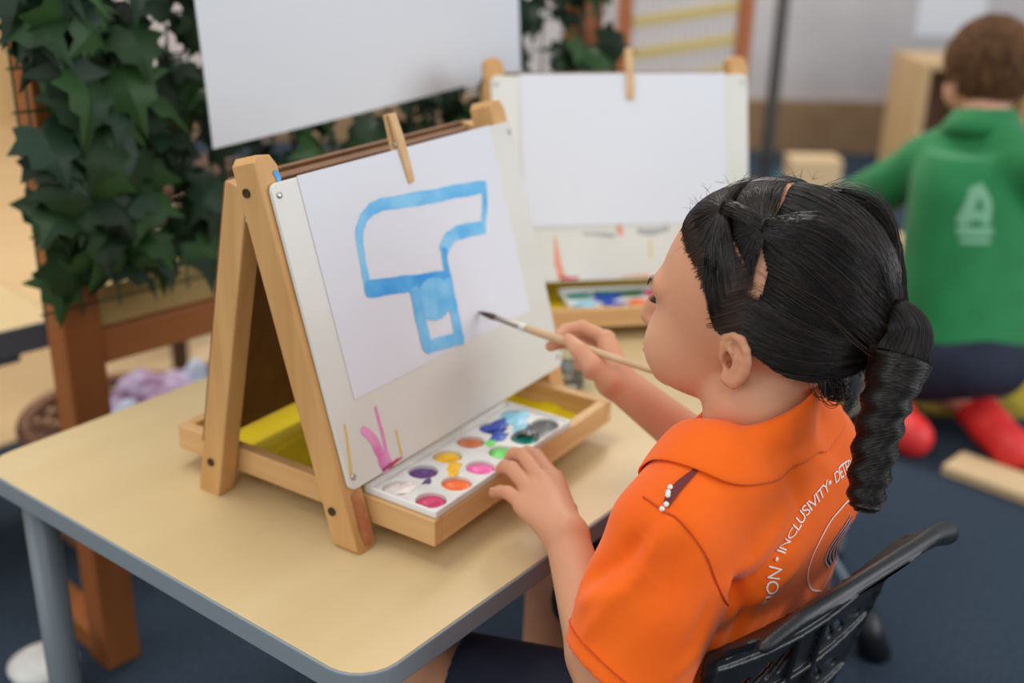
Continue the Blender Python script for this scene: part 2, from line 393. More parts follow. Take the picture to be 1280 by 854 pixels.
MK1 = [([(.0337, .0483), (.0434, .0341), (.048, .0172), (.0503, .002)], [.008, .011, .011, .012], M_pink), ([(.0572, .0619), (.0568, .035), (.0576, .004)], [.003, .0045, .006], M_pink),
       ([(.0455, .0025), (.059, .003), (.0753, .004)], [.003, .005, .002], M_red), ([(.0133, .0604), (.0095, .0356), (.0062, .0134)], [.003, .0025, .003], M_ochre), ([(.0754, .0309), (.0753, .0063)], [.003, .004], M_ochre)]
M_peach = mat('peach_paint', (236, 150, 122), .5); M_greypaint = mat('grey_paint', (170, 172, 172), .5)
MK2 = [([(.084, .062), (.086, .03), (.092, .006)], [.004, .008, .012], M_peach), ([(.09, .005), (.115, .004)], [.006, .004], M_red), ([(.125, .066), (.170, .063)], [.004, .006], M_greypaint),
       ([(.176, .074), (.180, .064)], [.008, .007], M_peach), ([(.205, .068), (.225, .066), (.25, .070)], [.008, .010, .006], M_greypaint), ([(.222, .055), (.223, .03)], [.003, .003], M_ochre), ([(.18, .004), (.22, .004)], [.003, .003], M_peach)]
E1, E1R = (.1368, .1339), .07167
E2, E2R = (.6734, .4003), -.7237
easel('tabletop_easel', 'wooden tabletop easel holding the blue painting, pink paint smear on its white board', E1, E1R, MK1, [([(.010, .008), (.009, .030), (.008, .055)], [.013, .016, .012], M_rust), ([(.014, .356), (.0155, .349)], [.006, .005], M_bluedk)])
easel('tabletop_easel', 'wooden tabletop easel further back holding the blank sheet behind the child in orange', E2, E2R, MK2)
def eframe(loc, rz): return Matrix.Translation((loc[0], loc[1], TZ)) @ Matrix.Rotation(rz, 4, 'Z')

def sheet(name, label, F4, w, h, curl=.0, warp=.0012, n=14, group=None, th=.0004):       # paper lying in a tilted frame, x along, y up, z out
    V = []; Fc = []
    for k, dz in ((0, th), (1, 0)):
        for j in range(n + 1):
            for i in range(n + 1):
                u, v = i / n, j / n
                V.append((u * w, v * h, dz + warp * (1 + math.sin(5 * u + 3 * v)) * (1 - v) * .5 + curl * (1 - v) ** 2 * (1 - u) ** 2))
    s = (n + 1) ** 2
    for k in (0, 1):
        for j in range(n):
            for i in range(n):
                a = k * s + j * (n + 1) + i; q = [a, a + 1, a + n + 2, a + n + 1]; Fc.append(q if k == 0 else q[::-1])
    for i in range(n):
        Fc.append([i, s + i, s + i + 1, i + 1][::-1]); a = n * (n + 1) + i; Fc.append([a, s + a, s + a + 1, a + 1])
        b = i * (n + 1); Fc.append([b, s + b, s + b + n + 1, b + n + 1]); b += n; Fc.append([b, s + b, s + b + n + 1, b + n + 1][::-1])
    root = bpy.data.objects.new(name, None); COL.objects.link(root); root.empty_display_size = .02; root.matrix_basis = F4
    tag(root, label, 'paper', group); mesh('sheet', (V, Fc), M_paper, root)
    return root
F1 = eframe(E1, E1R) @ FT @ Matrix.Translation((0, V0, 0))
F2 = eframe(E2, E2R) @ FT @ Matrix.Translation((0, V0, 0))
pic = sheet('painting', 'white sheet with a blue watercolour outline shape pegged to the near easel', F1 @ Matrix.Translation((.0327, .0777, .0046)), .297, .2092, warp=.0)
ST = {'outline': ([(.0858, .1731), (.0876, .1987), (.0911, .2182), (.1017, .2327), (.1176, .239), (.1352, .2399), (.1696, .2362), (.229, .2311), (.2916, .2262)], [.009, .009, .010, .011, .012, .013, .014, .0145, .0145]),
 'right': ([(.2977, .2296), (.2911, .2079), (.278, .1825)], .0092), 'notch': ([(.2801, .1846), (.2495, .1882), (.2226, .1877), (.2055, .1774)], .0145),
 'neck': ([(.2069, .1778), (.2039, .1625), (.2027, .1455)], .0092), 'base': ([(.0845, .1695), (.1273, .1615), (.1724, .1535), (.2039, .1488)], .0165),
 'tl': ([(.1479, .1504), (.1472, .1265), (.1466, .0927)], .0141), 'tr': ([(.2016, .1457), (.1997, .1163), (.1984, .0839)], .0141), 'tb': ([(.1452, .0931), (.1715, .0891), (.2017, .0842)], .0129), 'fill': ([(.1748, .1443), (.1738, .1253)], .044)}
for i, (k, (P, w)) in enumerate(ST.items()):
    P2 = [(x - .0327, y - .0777) for x, y in P]
    mesh('blue_stroke', stroke(P2, w, .0007 + .00008 * i, .0005), M_bluedk if k in ('base', 'neck') else M_blue, pic)
sheet('paper_sheet', 'blank white sheet pegged to the far easel', F2 @ Matrix.Translation((.040, .0777, .0046)), .297, .21)

def peg(label, F4, group='wooden clothes pegs'):
    root = bpy.data.objects.new('clothes_peg', None); COL.objects.link(root); root.empty_display_size = .02; root.matrix_basis = F4
    tag(root, label, 'clothes peg', group)
    for s in (1, -1):
        poly = [(.0006, -.036), (.0040, -.036), (.0062, -.030), (.0066, .0), (.0066, .010), (.0045, .036), (.0022, .036), (.0012, .012), (.0012, -.004)]
        poly = [(s * x + (0 if s > 0 else 0), y) for x, y in poly]
        vf = prism(poly, -.005, .005, .0006)
        mesh('jaw', ([(z, y, x) for x, y, z in vf[0]], vf[1]), M_peg, root)
    th = np.linspace(0, 2 * math.pi * 3, 40)
    mesh('spring', tube([(-.006 + .012 * a / th[-1], .004 + .0035 * math.sin(a), .0035 * math.cos(a)) for a in th], .0007, 6), M_chrome, root, True)
    return root
peg('wooden peg clipping the blue painting to the near easel', F1 @ Matrix.Translation((.178, BH + .000, .0022)) @ Matrix.Rotation(math.radians(6), 4, 'Z') @ Matrix.Rotation(math.radians(3), 4, 'X'))
peg('wooden peg clipping the blank sheet to the far easel', F2 @ Matrix.Translation((.197, BH + .001, .0022)))

# ------------------------------------------------------------------ paint palettes
def palette(label, F4, cols):
    root = bpy.data.objects.new('paint_palette', None); COL.objects.link(root); root.empty_display_size = .02; root.matrix_basis = F4
    tag(root, label, 'paint palette')
    x0, x1, y0, y1, z = .0255, .262, -.0645, .021, .0468
    holes = [(x, y) for x in np.linspace(.0455, .2425, 6) for y in (-.0435, -.0035)]
    h = .0011; F = Field((x0 - .004, y0 - .004, .026), (x1 + .004, y1 + .004, .058), h)
    def plate(X, Y, Z):
        dx = np.maximum(np.abs(X - (x0 + x1) / 2) - (x1 - x0) / 2 + .004, 0); dy = np.maximum(np.abs(Y - (y0 + y1) / 2) - (y1 - y0) / 2 + .004, 0)
        q = np.sqrt(dx * dx + dy * dy) - .004
        return np.maximum(q, np.abs(Z - .0488) - .0018)
    F.fn(F.lo, (x1 + .01, y1 + .01, .06), plate, .0005)
    def rim(X, Y, Z):
        dx = np.abs(X - (x0 + x1) / 2) - (x1 - x0) / 2; dy = np.abs(Y - (y0 + y1) / 2) - (y1 - y0) / 2
        q = np.maximum(dx, dy); return np.maximum(np.abs(q + .0015) - .0015, np.abs(Z - .0505) - .0035)
    F.fn(F.lo, (x1 + .01, y1 + .01, .06), rim, .0015)
    for x, y in holes:
        F.cap((x, y, .034), (x, y, .044), .0165, .0165, .001)
    def well(X, Y, Z): return np.maximum(Z - .051, 0)
    for x, y in holes:
        F.cap((x, y, .0425), (x, y, .060), .0142, .0148, .0012, 'cut')
    V, Q = F.surface(1); keep = V[:, 2] > 0
    big_mesh('palette_tray', V, Q, M_white_pl, root)
    for (x, y), c in zip(holes, cols):
        m = PAINT[c]; rr = .0139
        prof = [(0.0005, .0395), (rr, .0395), (rr, .0455), (rr * .9, .0475 + random.uniform(-.0006, .0006)), (rr * .55, .0470), (rr * .3, .0455), (.0005, .0452)]
        vf = lathe(prof, 22, False)
        a = random.uniform(0, 6); vf = ([(q[0] * (1 + .06 * math.sin(3 * math.atan2(q[1], q[0]) + a)), q[1] * (1 + .05 * math.cos(2 * math.atan2(q[1], q[0]) + a)), q[2]) for q in vf[0]], vf[1])
        mesh('paint_pan', xf(vf, Matrix.Translation((x, y, 0))), m, root, True)
    return root
PAINT = {k: mat('paint_' + k, c, .35, tuple(int(min(255, v * 1.12 + 6)) for v in c), 120, bump=.5, bump_scale=200, coat=.2) for k, c in dict(crimson=(196, 36, 92), orange=(244, 104, 26), pink=(244, 96, 164), green=(96, 206, 84), teal=(14, 124, 106), black=(42, 44, 46),
      white=(226, 214, 204), purple=(86, 42, 112), yellow=(244, 176, 6), brown=(196, 106, 52), blue=(14, 60, 164), sky=(132, 196, 220), darkgreen=(40, 96, 50), red=(196, 30, 34)).items()}
palette('white palette of twelve paints in the near easel tray under the child\'s left hand', eframe(E1, E1R), ['crimson', 'white', 'orange', 'purple', 'pink', 'yellow', 'green', 'brown', 'teal', 'blue', 'black', 'sky'])
palette('white palette of paints in the far easel tray', eframe(E2, E2R) @ Matrix.Translation((.066, .0115, -.010)), ['white', 'teal', 'sky', 'blue', 'white', 'darkgreen', 'orange', 'darkgreen', 'yellow', 'crimson', 'white', 'red'])
def smears(F4, L):
    for x, y, r, k in L:
        a = np.linspace(0, 2 * math.pi, 20, endpoint=False)
        V = [(0, 0, .0011)] + [(r * (1 + .3 * math.sin(3 * q + x * 90) + .2 * math.sin(5 * q)) * math.cos(q) * s, .7 * r * (1 + .25 * math.cos(2 * q + y * 70)) * math.sin(q) * s, z) for s, z in ((.7, .001), (1, 0)) for q in a]
        Fc = [[0, 1 + i, 1 + (i + 1) % 20] for i in range(20)] + [[1 + i, 21 + i, 21 + (i + 1) % 20, 1 + (i + 1) % 20] for i in range(20)]
        yield xf((V, Fc), Matrix.Translation((x, y, .0508))), PAINT[k]
for pal, L in ((bpy.data.objects['paint_palette.001'], [(.05, -.006, .022, 'teal'), (.05, -.04, .016, 'sky'), (.085, -.016, .024, 'blue'), (.09, .002, .018, 'teal'), (.125, -.004, .026, 'darkgreen'), (.125, -.040, .016, 'orange'), (.165, -.006, .024, 'crimson'), (.167, -.036, .022, 'yellow'), (.205, -.008, .024, 'red'), (.235, -.004, .02, 'red'), (.09, -.044, .016, 'blue')]), (bpy.data.objects['paint_palette'], [(.235, -.012, .018, 'sky'), (.218, -.03, .012, 'sky'), (.21, -.006, .016, 'blue'), (.228, -.046, .02, 'black'), (.215, -.036, .012, 'black'), (.19, -.02, .013, 'blue'), (.172, -.022, .008, 'green'), (.11, -.022, .01, 'yellow'), (.098, -.03, .007, 'yellow'), (.07, -.02, .006, 'purple'), (.05, -.012, .012, 'white')]),):
    for vf, m in smears(None, L): mesh('paint_smear', vf, m, pal, True)
# cloudy clear lid standing open behind the near palette
ld = empty('palette_lid', (E1[0], E1[1], TZ), E1R, 'cloudy clear plastic lid strip behind the near palette', 'lid')
mesh('lid', join(xf(box((0, 0, 0), (.23, .0016, .022), .0006), Matrix.Translation((.03, .026, .0478)) @ Matrix.Rotation(math.radians(-38), 4, 'X')), box((.03, .0225, .0468), (.26, .027, .049), .0006)), M_clear, ld)

# ------------------------------------------------------------------ water jars, beads and scraps on the table
def jar(label, loc, r, h):
    t = empty('water_jar', loc, 0, label, 'jar', 'water jars behind the near easel')
    mesh('glass', lathe([(r * .9, .0), (r, .003), (r, h), (r * 1.03, h + .002), (r * .95, h), (r * .93, .006), (.001, .006)], 24, True), M_glass, t, True)
    mesh('water', lathe([(r * .91, .0065), (r * .92, h * .7), (.0008, h * .7)], 24, True), M_water, t, True)
jar('glass water jar right of the near easel foot, beyond the brush hand', (.574, .212, TZ), .021, .04)
jar('glass water jar behind the near easel board corner', (.530, .246, TZ), .020, .036)
t = empty('wooden_peg', (.516, .193, TZ), 0, 'small round wooden knob beside the near easel right leg', 'knob')
mesh('knob', xf(lathe([(.004, 0), (.010, .004), (.011, .012), (.007, .018), (.001, .020)], 16), Matrix.Identity(4)), M_peg, t, True)
sc_ = mesh('paper_scrap', prism([(.0, .0), (.07, -.02), (.085, .035), (.03, .055)], 0, .0006), mat('pale_blue_paper', (160, 198, 212), .8, (190, 205, 180), 12)); sc_.location = (.275, .475, TZ + .0002)
tag(sc_, 'pale blue scrap of paper behind the near easel', 'paper')

# ------------------------------------------------------------------ ivy divider
DN = np.array([.1044, .9945]); DA = math.atan2(-.1044, .9945)
DIV = (.217, .76)                                # local x along the divider, y away from the table
dv = empty('room_divider', (DIV[0], DIV[1], 0), DA, 'brown timber room divider with green wire mesh, covered in ivy', 'room divider')
PX = .028
for x in (PX, 1.02):
    ps = mesh('post', box((x - .026, -.02, .0), (x + .026, .03, 1.35), .003), M_post, dv)
    mesh('foot_beam', box((x - .022, .03, .0), (x + .022, .20, .035), .003), M_post, dv)
for z in (.459, 1.30): mesh('rail', box((PX + .026, -.012, z), (1.02 - .026, .022, z + .046), .003), M_postx, dv)
mesh('backing_strip', box((PX + .026, .004, .506), (1.02 - .026, .009, .56), .001), mat('straw_strip', (178, 150, 92), .7), dv)
W = []
for x in list(np.arange(-.02, 1.06, .05)) + [-.006]: W.append(tube([(x, -.024, .54), (x, -.024, 1.4)], .0016, 5))
for z in np.arange(.55, 1.4, .05): W.append(tube([(-.024, -.021, z), (1.06, -.021, z)], .0016, 5))
mesh('wire_mesh', join(*W), M_wire, dv)
def leaf_mesh(seed, m):
    r = random.Random(seed)
    half = [(0, -.02), (.14, -.16), (.33, -.20), (.34, -.02), (.64, .16), (.36, .28), (.33, .50), (.15, .58), (0, 1.0)]
    V = []; Fc = []
    def z(x, y): return -.25 * abs(x) + .09 * math.sin(4 * y + r0) - .22 * max(0, y - .35) ** 1.3
    r0 = r.uniform(-1, 1)
    sc = [r.uniform(.88, 1.12) for _ in half]
    mids = [(0, y) for y in (.0, .04, .10, .16, .26, .34, .48, .64)]
    for s in (1, -1):
        b = len(V)
        for (x, y), k in zip(half, sc): V.append((s * x * k, y, z(x, y)))
        c = len(V)
        for x, y in mids: V.append((0, y, .02 + z(0, y)))
        for i in range(len(half) - 1):
            i0, i1 = b + i, b + i + 1; m0, m1 = c + min(i, 7), c + min(i + 1, 7)
            q = [i0, i1, m1, m0] if m1 != m0 else [i0, i1, m0]
            Fc.append(q if s > 0 else q[::-1])
    me = bpy.data.meshes.new('leaf'); me.from_pydata(V, [], Fc); me.materials.append(m); me.polygons.foreach_set('use_smooth', [True] * len(me.polygons)); me.update(); return me
LM = [leaf_mesh(i, LEAF[i % 4]) for i in range(8)]
iv = empty('ivy_garland', (DIV[0], DIV[1], 0), DA, 'dark green artificial ivy garland hanging over the wire mesh divider', 'ivy')
def leaf_matrix(x, z, s, y=None):
    y = random.uniform(-.085, -.03) if y is None else y
    A = Matrix.Rotation(math.radians(180 + random.gauss(0, 38)), 4, 'Y')      # tip hangs downward
    return Matrix.Translation((x, y, z)) @ Matrix.Rotation(random.gauss(0, .45), 4, 'Z') @ Matrix.Rotation(random.gauss(-.35, .4), 4, 'X') @ A @ Matrix.Rotation(math.radians(90), 4, 'X') @ Matrix.Scale(s, 4)
spots = []
def bottom(x): return .600 + .018 * math.sin(x * 23) + (.0 if x < .22 else .03)
def gap(x, z): return any((x - a) ** 2 / p ** 2 + (z - b) ** 2 / q ** 2 < 1 for a, b, p, q in ((.135, .835, .045, .035), (.275, .69, .05, .035), (.16, .66, .025, .02), (.40, .655, .05, .025), (.08, .955, .05, .03), (.30, .93, .03, .04), (.20, .74, .02, .03), (.02, .76, .03, .04), (.24, .84, .018, .03)))
while len(spots) < 215:
    x = random.uniform(-.012, .42) if len(spots) > 30 else random.uniform(-.016, .06); z = random.uniform(.58, 1.03)
    if z < bottom(x) or (gap(x, z - .02) and random.random() < .92): continue
    spots.append((x, z))
while len(spots) < 262:
    x = random.uniform(.45, .95); z = random.uniform(.62, .77); spots.append((x, z))
while len(spots) < 292: spots.append((random.uniform(.90, 1.01), random.uniform(.70, .95)))
for i, (x, z) in enumerate(spots):
    o = bpy.data.objects.new('leaf', LM[i % 8]); COL.objects.link(o); o.parent = iv; o.matrix_basis = leaf_matrix(x, z, random.uniform(.052, .086) if not (.15 < x < .75 and z > .74) else .05, None if not (.15 < x < .75 and z > .74) else random.uniform(-.045, -.03))
V = []; Fc = []
for i in range(230):                             # deeper leaves behind the ones that show
    x = random.uniform(.02, 1.0); z = random.uniform(.60, 1.08)
    if x < .47 and (gap(x, z) or z < bottom(x) + .02): continue
    me = LM[i % 8]; mm = leaf_matrix(x, z, random.uniform(.045, .06), random.uniform(-.028, .0)); b = len(V)
    V += [tuple(mm @ v.co) for v in me.vertices]; Fc += [[q + b for q in p.vertices] for p in me.polygons]
tag(mesh('deep_leaves', (V, Fc), LEAF[1], iv, True), kind='stuff')
for k in range(7):
    x0 = .06 + k * .15 + random.uniform(-.03, .03); P = [(x0 + .03 * math.sin(q * 1.7 + k), -.03 + .01 * math.sin(q * 2.1), 1.3 - q * .1) for q in range(7)]
    mesh('stem', tube(crom(P, 4), .0022, 5), M_stem, iv, True)
# big blank sheet hung on the divider
def dpt(x, y, z): return Vector((DIV[0] + x * math.cos(DA) - y * math.sin(DA), DIV[1] + x * math.sin(DA) + y * math.cos(DA), z))
Fp = Matrix.Translation(dpt(.178, -.125, .7454)) @ Matrix.Rotation(DA, 4, 'Z') @ Matrix.Rotation(math.radians(90), 4, 'X') @ Matrix.Rotation(math.radians(4.8), 4, 'Z')
sheet('large_paper', 'large blank white sheet hanging on the ivy divider at the top', Fp, .545, .42, curl=-.012, warp=.003)
# ------------------------------------------------------------------ chairs
def make_chair(label, loc, rz):
    t = empty('childs_chair', loc, rz, label, 'chair', 'black plastic chairs at the table')
    HW, ZT, ZB = .131, .552, .335
    def sheet_y(X, Z): return .55 * X * X * (1 + 0 * Z) + (ZT - Z) * .16 + .9 * np.maximum(Z - .515, 0) * -1.1
    F = Field((-.16, -.05, .32), (.16, .08, .58), .0013)
    def back(X, Y, Z):
        half = HW - .055 * np.clip((ZT - Z - .04) / .17, 0, 1) ** 1.6
        q = np.maximum(np.abs(X) - half, np.maximum(Z - ZT - .012 * (1 - (X / HW) ** 2) + .02 * np.clip(np.abs(X) / HW - .7, 0, 1), ZB - Z))
        return np.maximum(q, np.abs(Y - sheet_y(X, Z)) - .0019) + 0 * (X + Y + Z)
    F.fn(F.lo, (.16, .08, .58), back, .002)
    # rolled top lip
    xs = np.linspace(-HW + .004, HW - .004, 70)
    P = [(x, float(sheet_y(np.array(x), np.array(ZT))) - .004, ZT + .012 * (1 - (x / HW) ** 2) - .02 * max(0, abs(x) / HW - .7)) for x in xs]
    F.chain(P, [.0058 + .0045 * max(0, x / HW - .35) ** 2 * 2.4 - .0030 * max(0, -x / HW - .6) for x in xs], .003)
    for s in (-1, 1):                            # side edges, thicker
        P = [(s * (HW - .006 - .055 * min(1, max(0, (ZT - z - .04) / .17)) ** 1.6), float(sheet_y(np.array(HW - .01), np.array(z))) - .002, z) for z in np.linspace(ZB + .01, ZT - .01, 14)]
        F.chain(P, [.0045] * 14, .003)
    # raised arcs on the rear face
    for zc in (.485, .435, .385):
        xs = np.linspace(-.125 + (.51 - zc) * .25, .125 - (.51 - zc) * .25, 18); P = [(x, float(sheet_y(np.array(x), np.array(zc))) - .004, zc + .55 * x * x * 1.2) for x in xs]; F.chain(P, [.0028] * 18, .001)
    for x in (-.018, .018):
        P = [(x, float(sheet_y(np.array(x), np.array(z))) - .0045, z) for z in np.linspace(.345, .485, 10)]; F.chain(P, [.003] * 10, .001)
    for row, (zc, xsl) in enumerate(((.512, (.022, .036, .052, .078, .096)), (.462, (.024, .038, .054, .082)), (.412, (.026, .042, .066)))):
        for x in xsl:
            for s in (-1, 1):
                a = .25 + x * 11.0; dx, dz = math.sin(min(a, 1.35)) * .0105, math.cos(min(a, 1.35)) * .0105
                z0 = zc - .05 * x; X0 = s * x
                y = float(sheet_y(np.array(x), np.array(z0)))
                for dy in (-.014, 0, .014): F.cap((X0 + s * dx, y + dy, z0 - dz), (X0 - s * dx, y + dy, z0 + dz), .0038, .0038, .0006, 'cut')
    V, Q = F.surface(1); big_mesh('backrest', V, Q, M_black, t)
    F = Field((-.20, -.02, .235), (.20, .34, .345), .003)
    def seat(X, Y, Z):
        w = .165 - .03 * np.clip((.08 - Y) / .1, 0, 1); q = np.maximum(np.abs(X) - w, np.maximum(Y - .32, .015 - Y)); zz = .262 + .5 * X * X - .02 * np.clip((Y - .27) / .05, 0, 1) ** 2
        return np.maximum(q, np.abs(Z - zz) - .004) + 0 * (X + Y + Z)
    F.fn(F.lo, (.2, .34, .345), seat, .002)
    F.chain([(-.07, .045, .335), (-.07, .035, .285), (-.06, .06, .262)], [.02, .018, .012], .01); F.chain([(.07, .045, .335), (.07, .035, .285), (.06, .06, .262)], [.02, .018, .012], .01)
    F.cap((-.07, .042, .315), (.07, .042, .315), .02, .02, .01)
    V, Q = F.surface(1); big_mesh('seat', V, Q, M_black, t)
    for sx in (-1, 1):
        for (y0, y1, xf_, bt) in ((.07, -.065, .186, 1.55), (.26, .31, .160, 1.0)):
            lg = mesh('leg', tube([(sx * .12, y0, .258), (sx * (.12 * .55 + xf_ * .45), (y0 + y1) / 2, .15), (sx * xf_, y1, .02)], .0095, 10), M_steel, t, True)
            mesh('foot_cap', tube([(sx * (.12 + (xf_ - .12) * (1 - .12 * bt)), y0 + (y1 - y0) * (1 - .13 * bt), .05 * bt), (sx * (xf_ + .002), y1, .0005)], [.012 * bt, .016 * bt], 12), M_black, lg, True)
    return t
CHA = math.radians(-11.4)
make_chair('black slotted plastic chair the child in orange sits on', (.288, -.247, 0), CHA)
make_chair('black plastic chair standing empty beyond the child in orange at the table', (.762, -.098, 0), math.radians(18))

# ------------------------------------------------------------------ the girl
M_skin = mat('warm_skin', (212, 156, 122), .5, (202, 142, 108), 9, spec=.35, sss=.25, bump=.06, bump_scale=500)
M_hair = mat('black_brown_hair', (30, 23, 19), .34, (20, 15, 13), 120, spec=.6)
M_hairbrown = mat('fine_brown_hair', (62, 42, 31), .42, spec=.5)
M_orange = mat('orange_cotton', (248, 106, 14), .75, (240, 98, 10), 14, bump=.18, bump_scale=900, spec=.2, sheen=.15)
M_navy = mat('navy_shorts', (22, 28, 48), .85, (28, 34, 56), 40)
M_white_ink = mat('white_print', (240, 236, 228), .6)
M_navy_ink = mat('navy_print', (42, 58, 108), .6)
M_maroon = mat('maroon_lining', (104, 20, 24), .6)
M_band = mat('black_elastic', (14, 14, 16), .7)
M_eye = mat('eye_white', (232, 228, 222), .2); M_iris = mat('dark_iris', (40, 24, 16), .15); M_lip = mat('lip_pink', (190, 104, 92), .45, sss=.2)
gf = np.array([-.115, .9934, 0]); gl = np.array([-.9934, -.115, 0]); gp = math.radians(6)
HF = gf * math.cos(gp) + np.array([0, 0, math.sin(gp)]); HU = np.array([0, 0, math.cos(gp)]) - gf * math.sin(gp); HL = gl
HA = np.stack([HF, HL, HU]); HC = np.array([.3289, -.1493, .7559])
def hd(a, b, c): return HC + a * HF + b * HL + c * HU
girl = empty('person', (.31, -.165, 0), 0, 'child in orange polo shirt with black ponytail, sitting and painting with a brush', 'person', 'children in the classroom')
def head_prims(F, D, A, sc=1.0):
    e = lambda c, r, k=.012, op='add': F.ell(D(*[x * sc for x in c]), [x * sc for x in r], A, k, op)
    e((-.004, 0, .004), (.090, .072, .084))
    e((.026, 0, -.030), (.064, .060, .068), .02)
    e((.034, 0, -.074), (.050, .048, .036), .02)
    e((.070, 0, -.098), (.017, .018, .014), .02)
    for s in (1, -1):
        e((.054, s * .031, -.063), (.031, .026, .031), .016)
        e((.076, s * .024, -.014), (.015, .02, .008), .012)
        e((.096, s * .027, -.032), (.012, .014, .009), .008, 'cut')
    F.chain([D(.086 * sc, 0, -.026 * sc), D(.094 * sc, 0, -.046 * sc), D(.098 * sc, 0, -.056 * sc)], [.006 * sc, .008 * sc, .009 * sc], .008)
    for s in (1, -1): F.cap(D(.090 * sc, s * .007 * sc, -.058 * sc), D(.084 * sc, s * .012 * sc, -.058 * sc), .006 * sc, .004 * sc, .005)
    e((.086, 0, -.077), (.010, .019, .005), .006); e((.084, 0, -.086), (.010, .016, .005), .006)
def ear_prims(F, D, s, sc=1.0):
    cm = .01 * sc
    def E(a, b, o=0.0): return D((-.004 * sc) + a * cm, s * (.0675 * sc + max(0, .9 - a) * .0034 * sc + o * cm), -.041 * sc + b * cm + a * .0018)
    he = [(.9, .0), (1.0, .8), (.85, 1.6), (.3, 2.15), (-.5, 2.15), (-1.1, 1.6), (-1.4, .8), (-1.4, 0), (-1.15, -.8), (-.7, -1.5)]
    for i in range(0, 5): F.cap(E(.2 - .3 * i * .6, 1.2 - .55 * i, -.1), E(.2 - .3 * i * .6, 1.0 - .5 * i, -.25), .006 * sc, .006 * sc, .004)
    F.ell(E(-.15, .1, -.05), (.0125 * sc, .0028 * sc, .019 * sc), np.stack([HF * .93 - HL * s * .36, HL * s * .93 + HF * .36, HU]) if sc == 1 else None, .003)
    F.chain([E(a, b, .15) for a, b in he], [.0026 * sc, .003 * sc, .0034 * sc, .0036 * sc, .0036 * sc, .0034 * sc, .0034 * sc, .0034 * sc, .0036 * sc, .004 * sc], .0015)
    F.chain([E(a, b, .05) for a, b in [(-.1, 1.25), (-.6, .7), (-.75, -.1), (-.45, -.8), (.1, -1.0)]], [.0026 * sc] * 5, .002)
    F.cap(E(-.45, -1.6, .05), E(.25, -1.75, -.05), .0052 * sc, .0048 * sc, .004)
    F.cap(E(.75, -.3, -.05), E(.75, .1, -.02), .004 * sc, .0035 * sc, .004)
    F.ell(E(.2, -.1, .05), (.006 * sc, .0055 * sc, .0085 * sc), None, .002, 'cut')
    F.cap(E(.1, 1.35, .25), E(-.85, .9, .3), .0022 * sc, .0022 * sc, .002, 'cut')
LS, LE, LW = np.array((.190, -.153, .585)), np.array((.126, -.148, .462)), np.array((.2035, -.0452, .538))
RS, RE, RW = np.array((.412, -.145, .590)), np.array((.450, -.100, .500)), at(768, 474, 1.135)
F = Field((.05, -.30, .0), (.56, .24, .87), .002)
head_prims(F, hd, HA); ear_prims(F, hd, 1); ear_prims(F, hd, -1)
N0 = np.array((.302, -.160, .635))
F.chain([hd(-.020, 0, -.065), N0 + (0, 0, .03), N0 - (0, 0, .03)], [.041, .038, .046], .012)
for c, r in (((.31, -.165, .345), (.105, .075, .07)), ((.307, -.158, .43), (.092, .066, .09)), ((.302, -.158, .54), (.098, .062, .085))): F.ell(c, r, None, .03)
F.cap(LS, RS, .034, .034, .03)
F.chain([LS, LE, LE * .72 + LW * .28, LW], [.033, .025, .0262, .0185], .006)
F.chain([RS, RE, RE * .72 + RW * .28, RW], [.033, .025, .0258, .0182], .006)
for s, hip, knee, ank, toe in ((1, (.255, -.15, .335), (.163, .088, .345), (.168, .115, .05), (.15, .19, .035)), (-1, (.37, -.15, .335), (.415, .10, .345), (.41, .12, .05), (.42, .195, .035))):
    F.chain([hip, knee, ank, toe], [.056, .041, .026, .022], .012)
# left hand, fingers hooked over the tray rail
KN = dict(index=((.262, .010, .549), (.2834, .0471, .552), (.2915, .0640, .5475), (.295, .0725, .540)), middle=((.248, .0140, .552), (.2690, .0525, .557), (.277, .0690, .550), (.281, .0770, .541)),
          ring=((.233, .0155, .548), (.2487, .0500, .552), (.2565, .0640, .546), (.261, .0725, .538)), little=((.2186, .0130, .540), (.2265, .0360, .541), (.2305, .0490, .536), (.2325, .0575, .530)))
for k, P in KN.items():
    r = .0074 if k != 'little' else .0066
    F.cap(LW + (0, 0, -.001), P[0], .0165, .0098, .007)
    F.chain(P, [r * 1.06, r, r * .9, r * .78], .0016)
F.cap(LW + (.004, .006, -.004), (.252, -.008, .536), .015, .0085, .007)
F.chain([(.235, -.024, .532), (.262, -.006, .523), (.281, .014, .512), (.292, .030, .505)], [.011, .0088, .0078, .0064], .003)
# right hand, holding the brush like a pencil
BT0, BT1 = at(598, 390, 1.2085), at(836, 471, 1.082)
RK = dict(index=(at(758, 424, 1.158), at(728, 409, 1.166), at(708, 412, 1.166), at(698, 419, 1.160)), middle=(at(763, 436, 1.166), at(728, 424, 1.182), at(704, 428, 1.178), at(688, 433, 1.166)),
          ring=(at(765, 448, 1.166), at(733, 444, 1.184), at(724, 455, 1.176), at(738, 462, 1.160)), little=(at(766, 460, 1.160), at(742, 460, 1.174), at(736, 468, 1.165), at(748, 472, 1.152)))
for k, P in RK.items():
    r = .0072 if k != 'little' else .0062
    F.cap(RW, P[0], .0160, .0098, .007); F.chain(P, [r * 1.08, r, r * .9, r * .76], .0016)
F.chain([at(762, 474, 1.125), at(742, 458, 1.122), at(724, 438, 1.130), at(711, 425, 1.139)], [.0135, .0100, .0082, .0066], .004)
V, Q = F.surface(1)
body = big_mesh('body', V, Q, M_skin, girl, True, True)
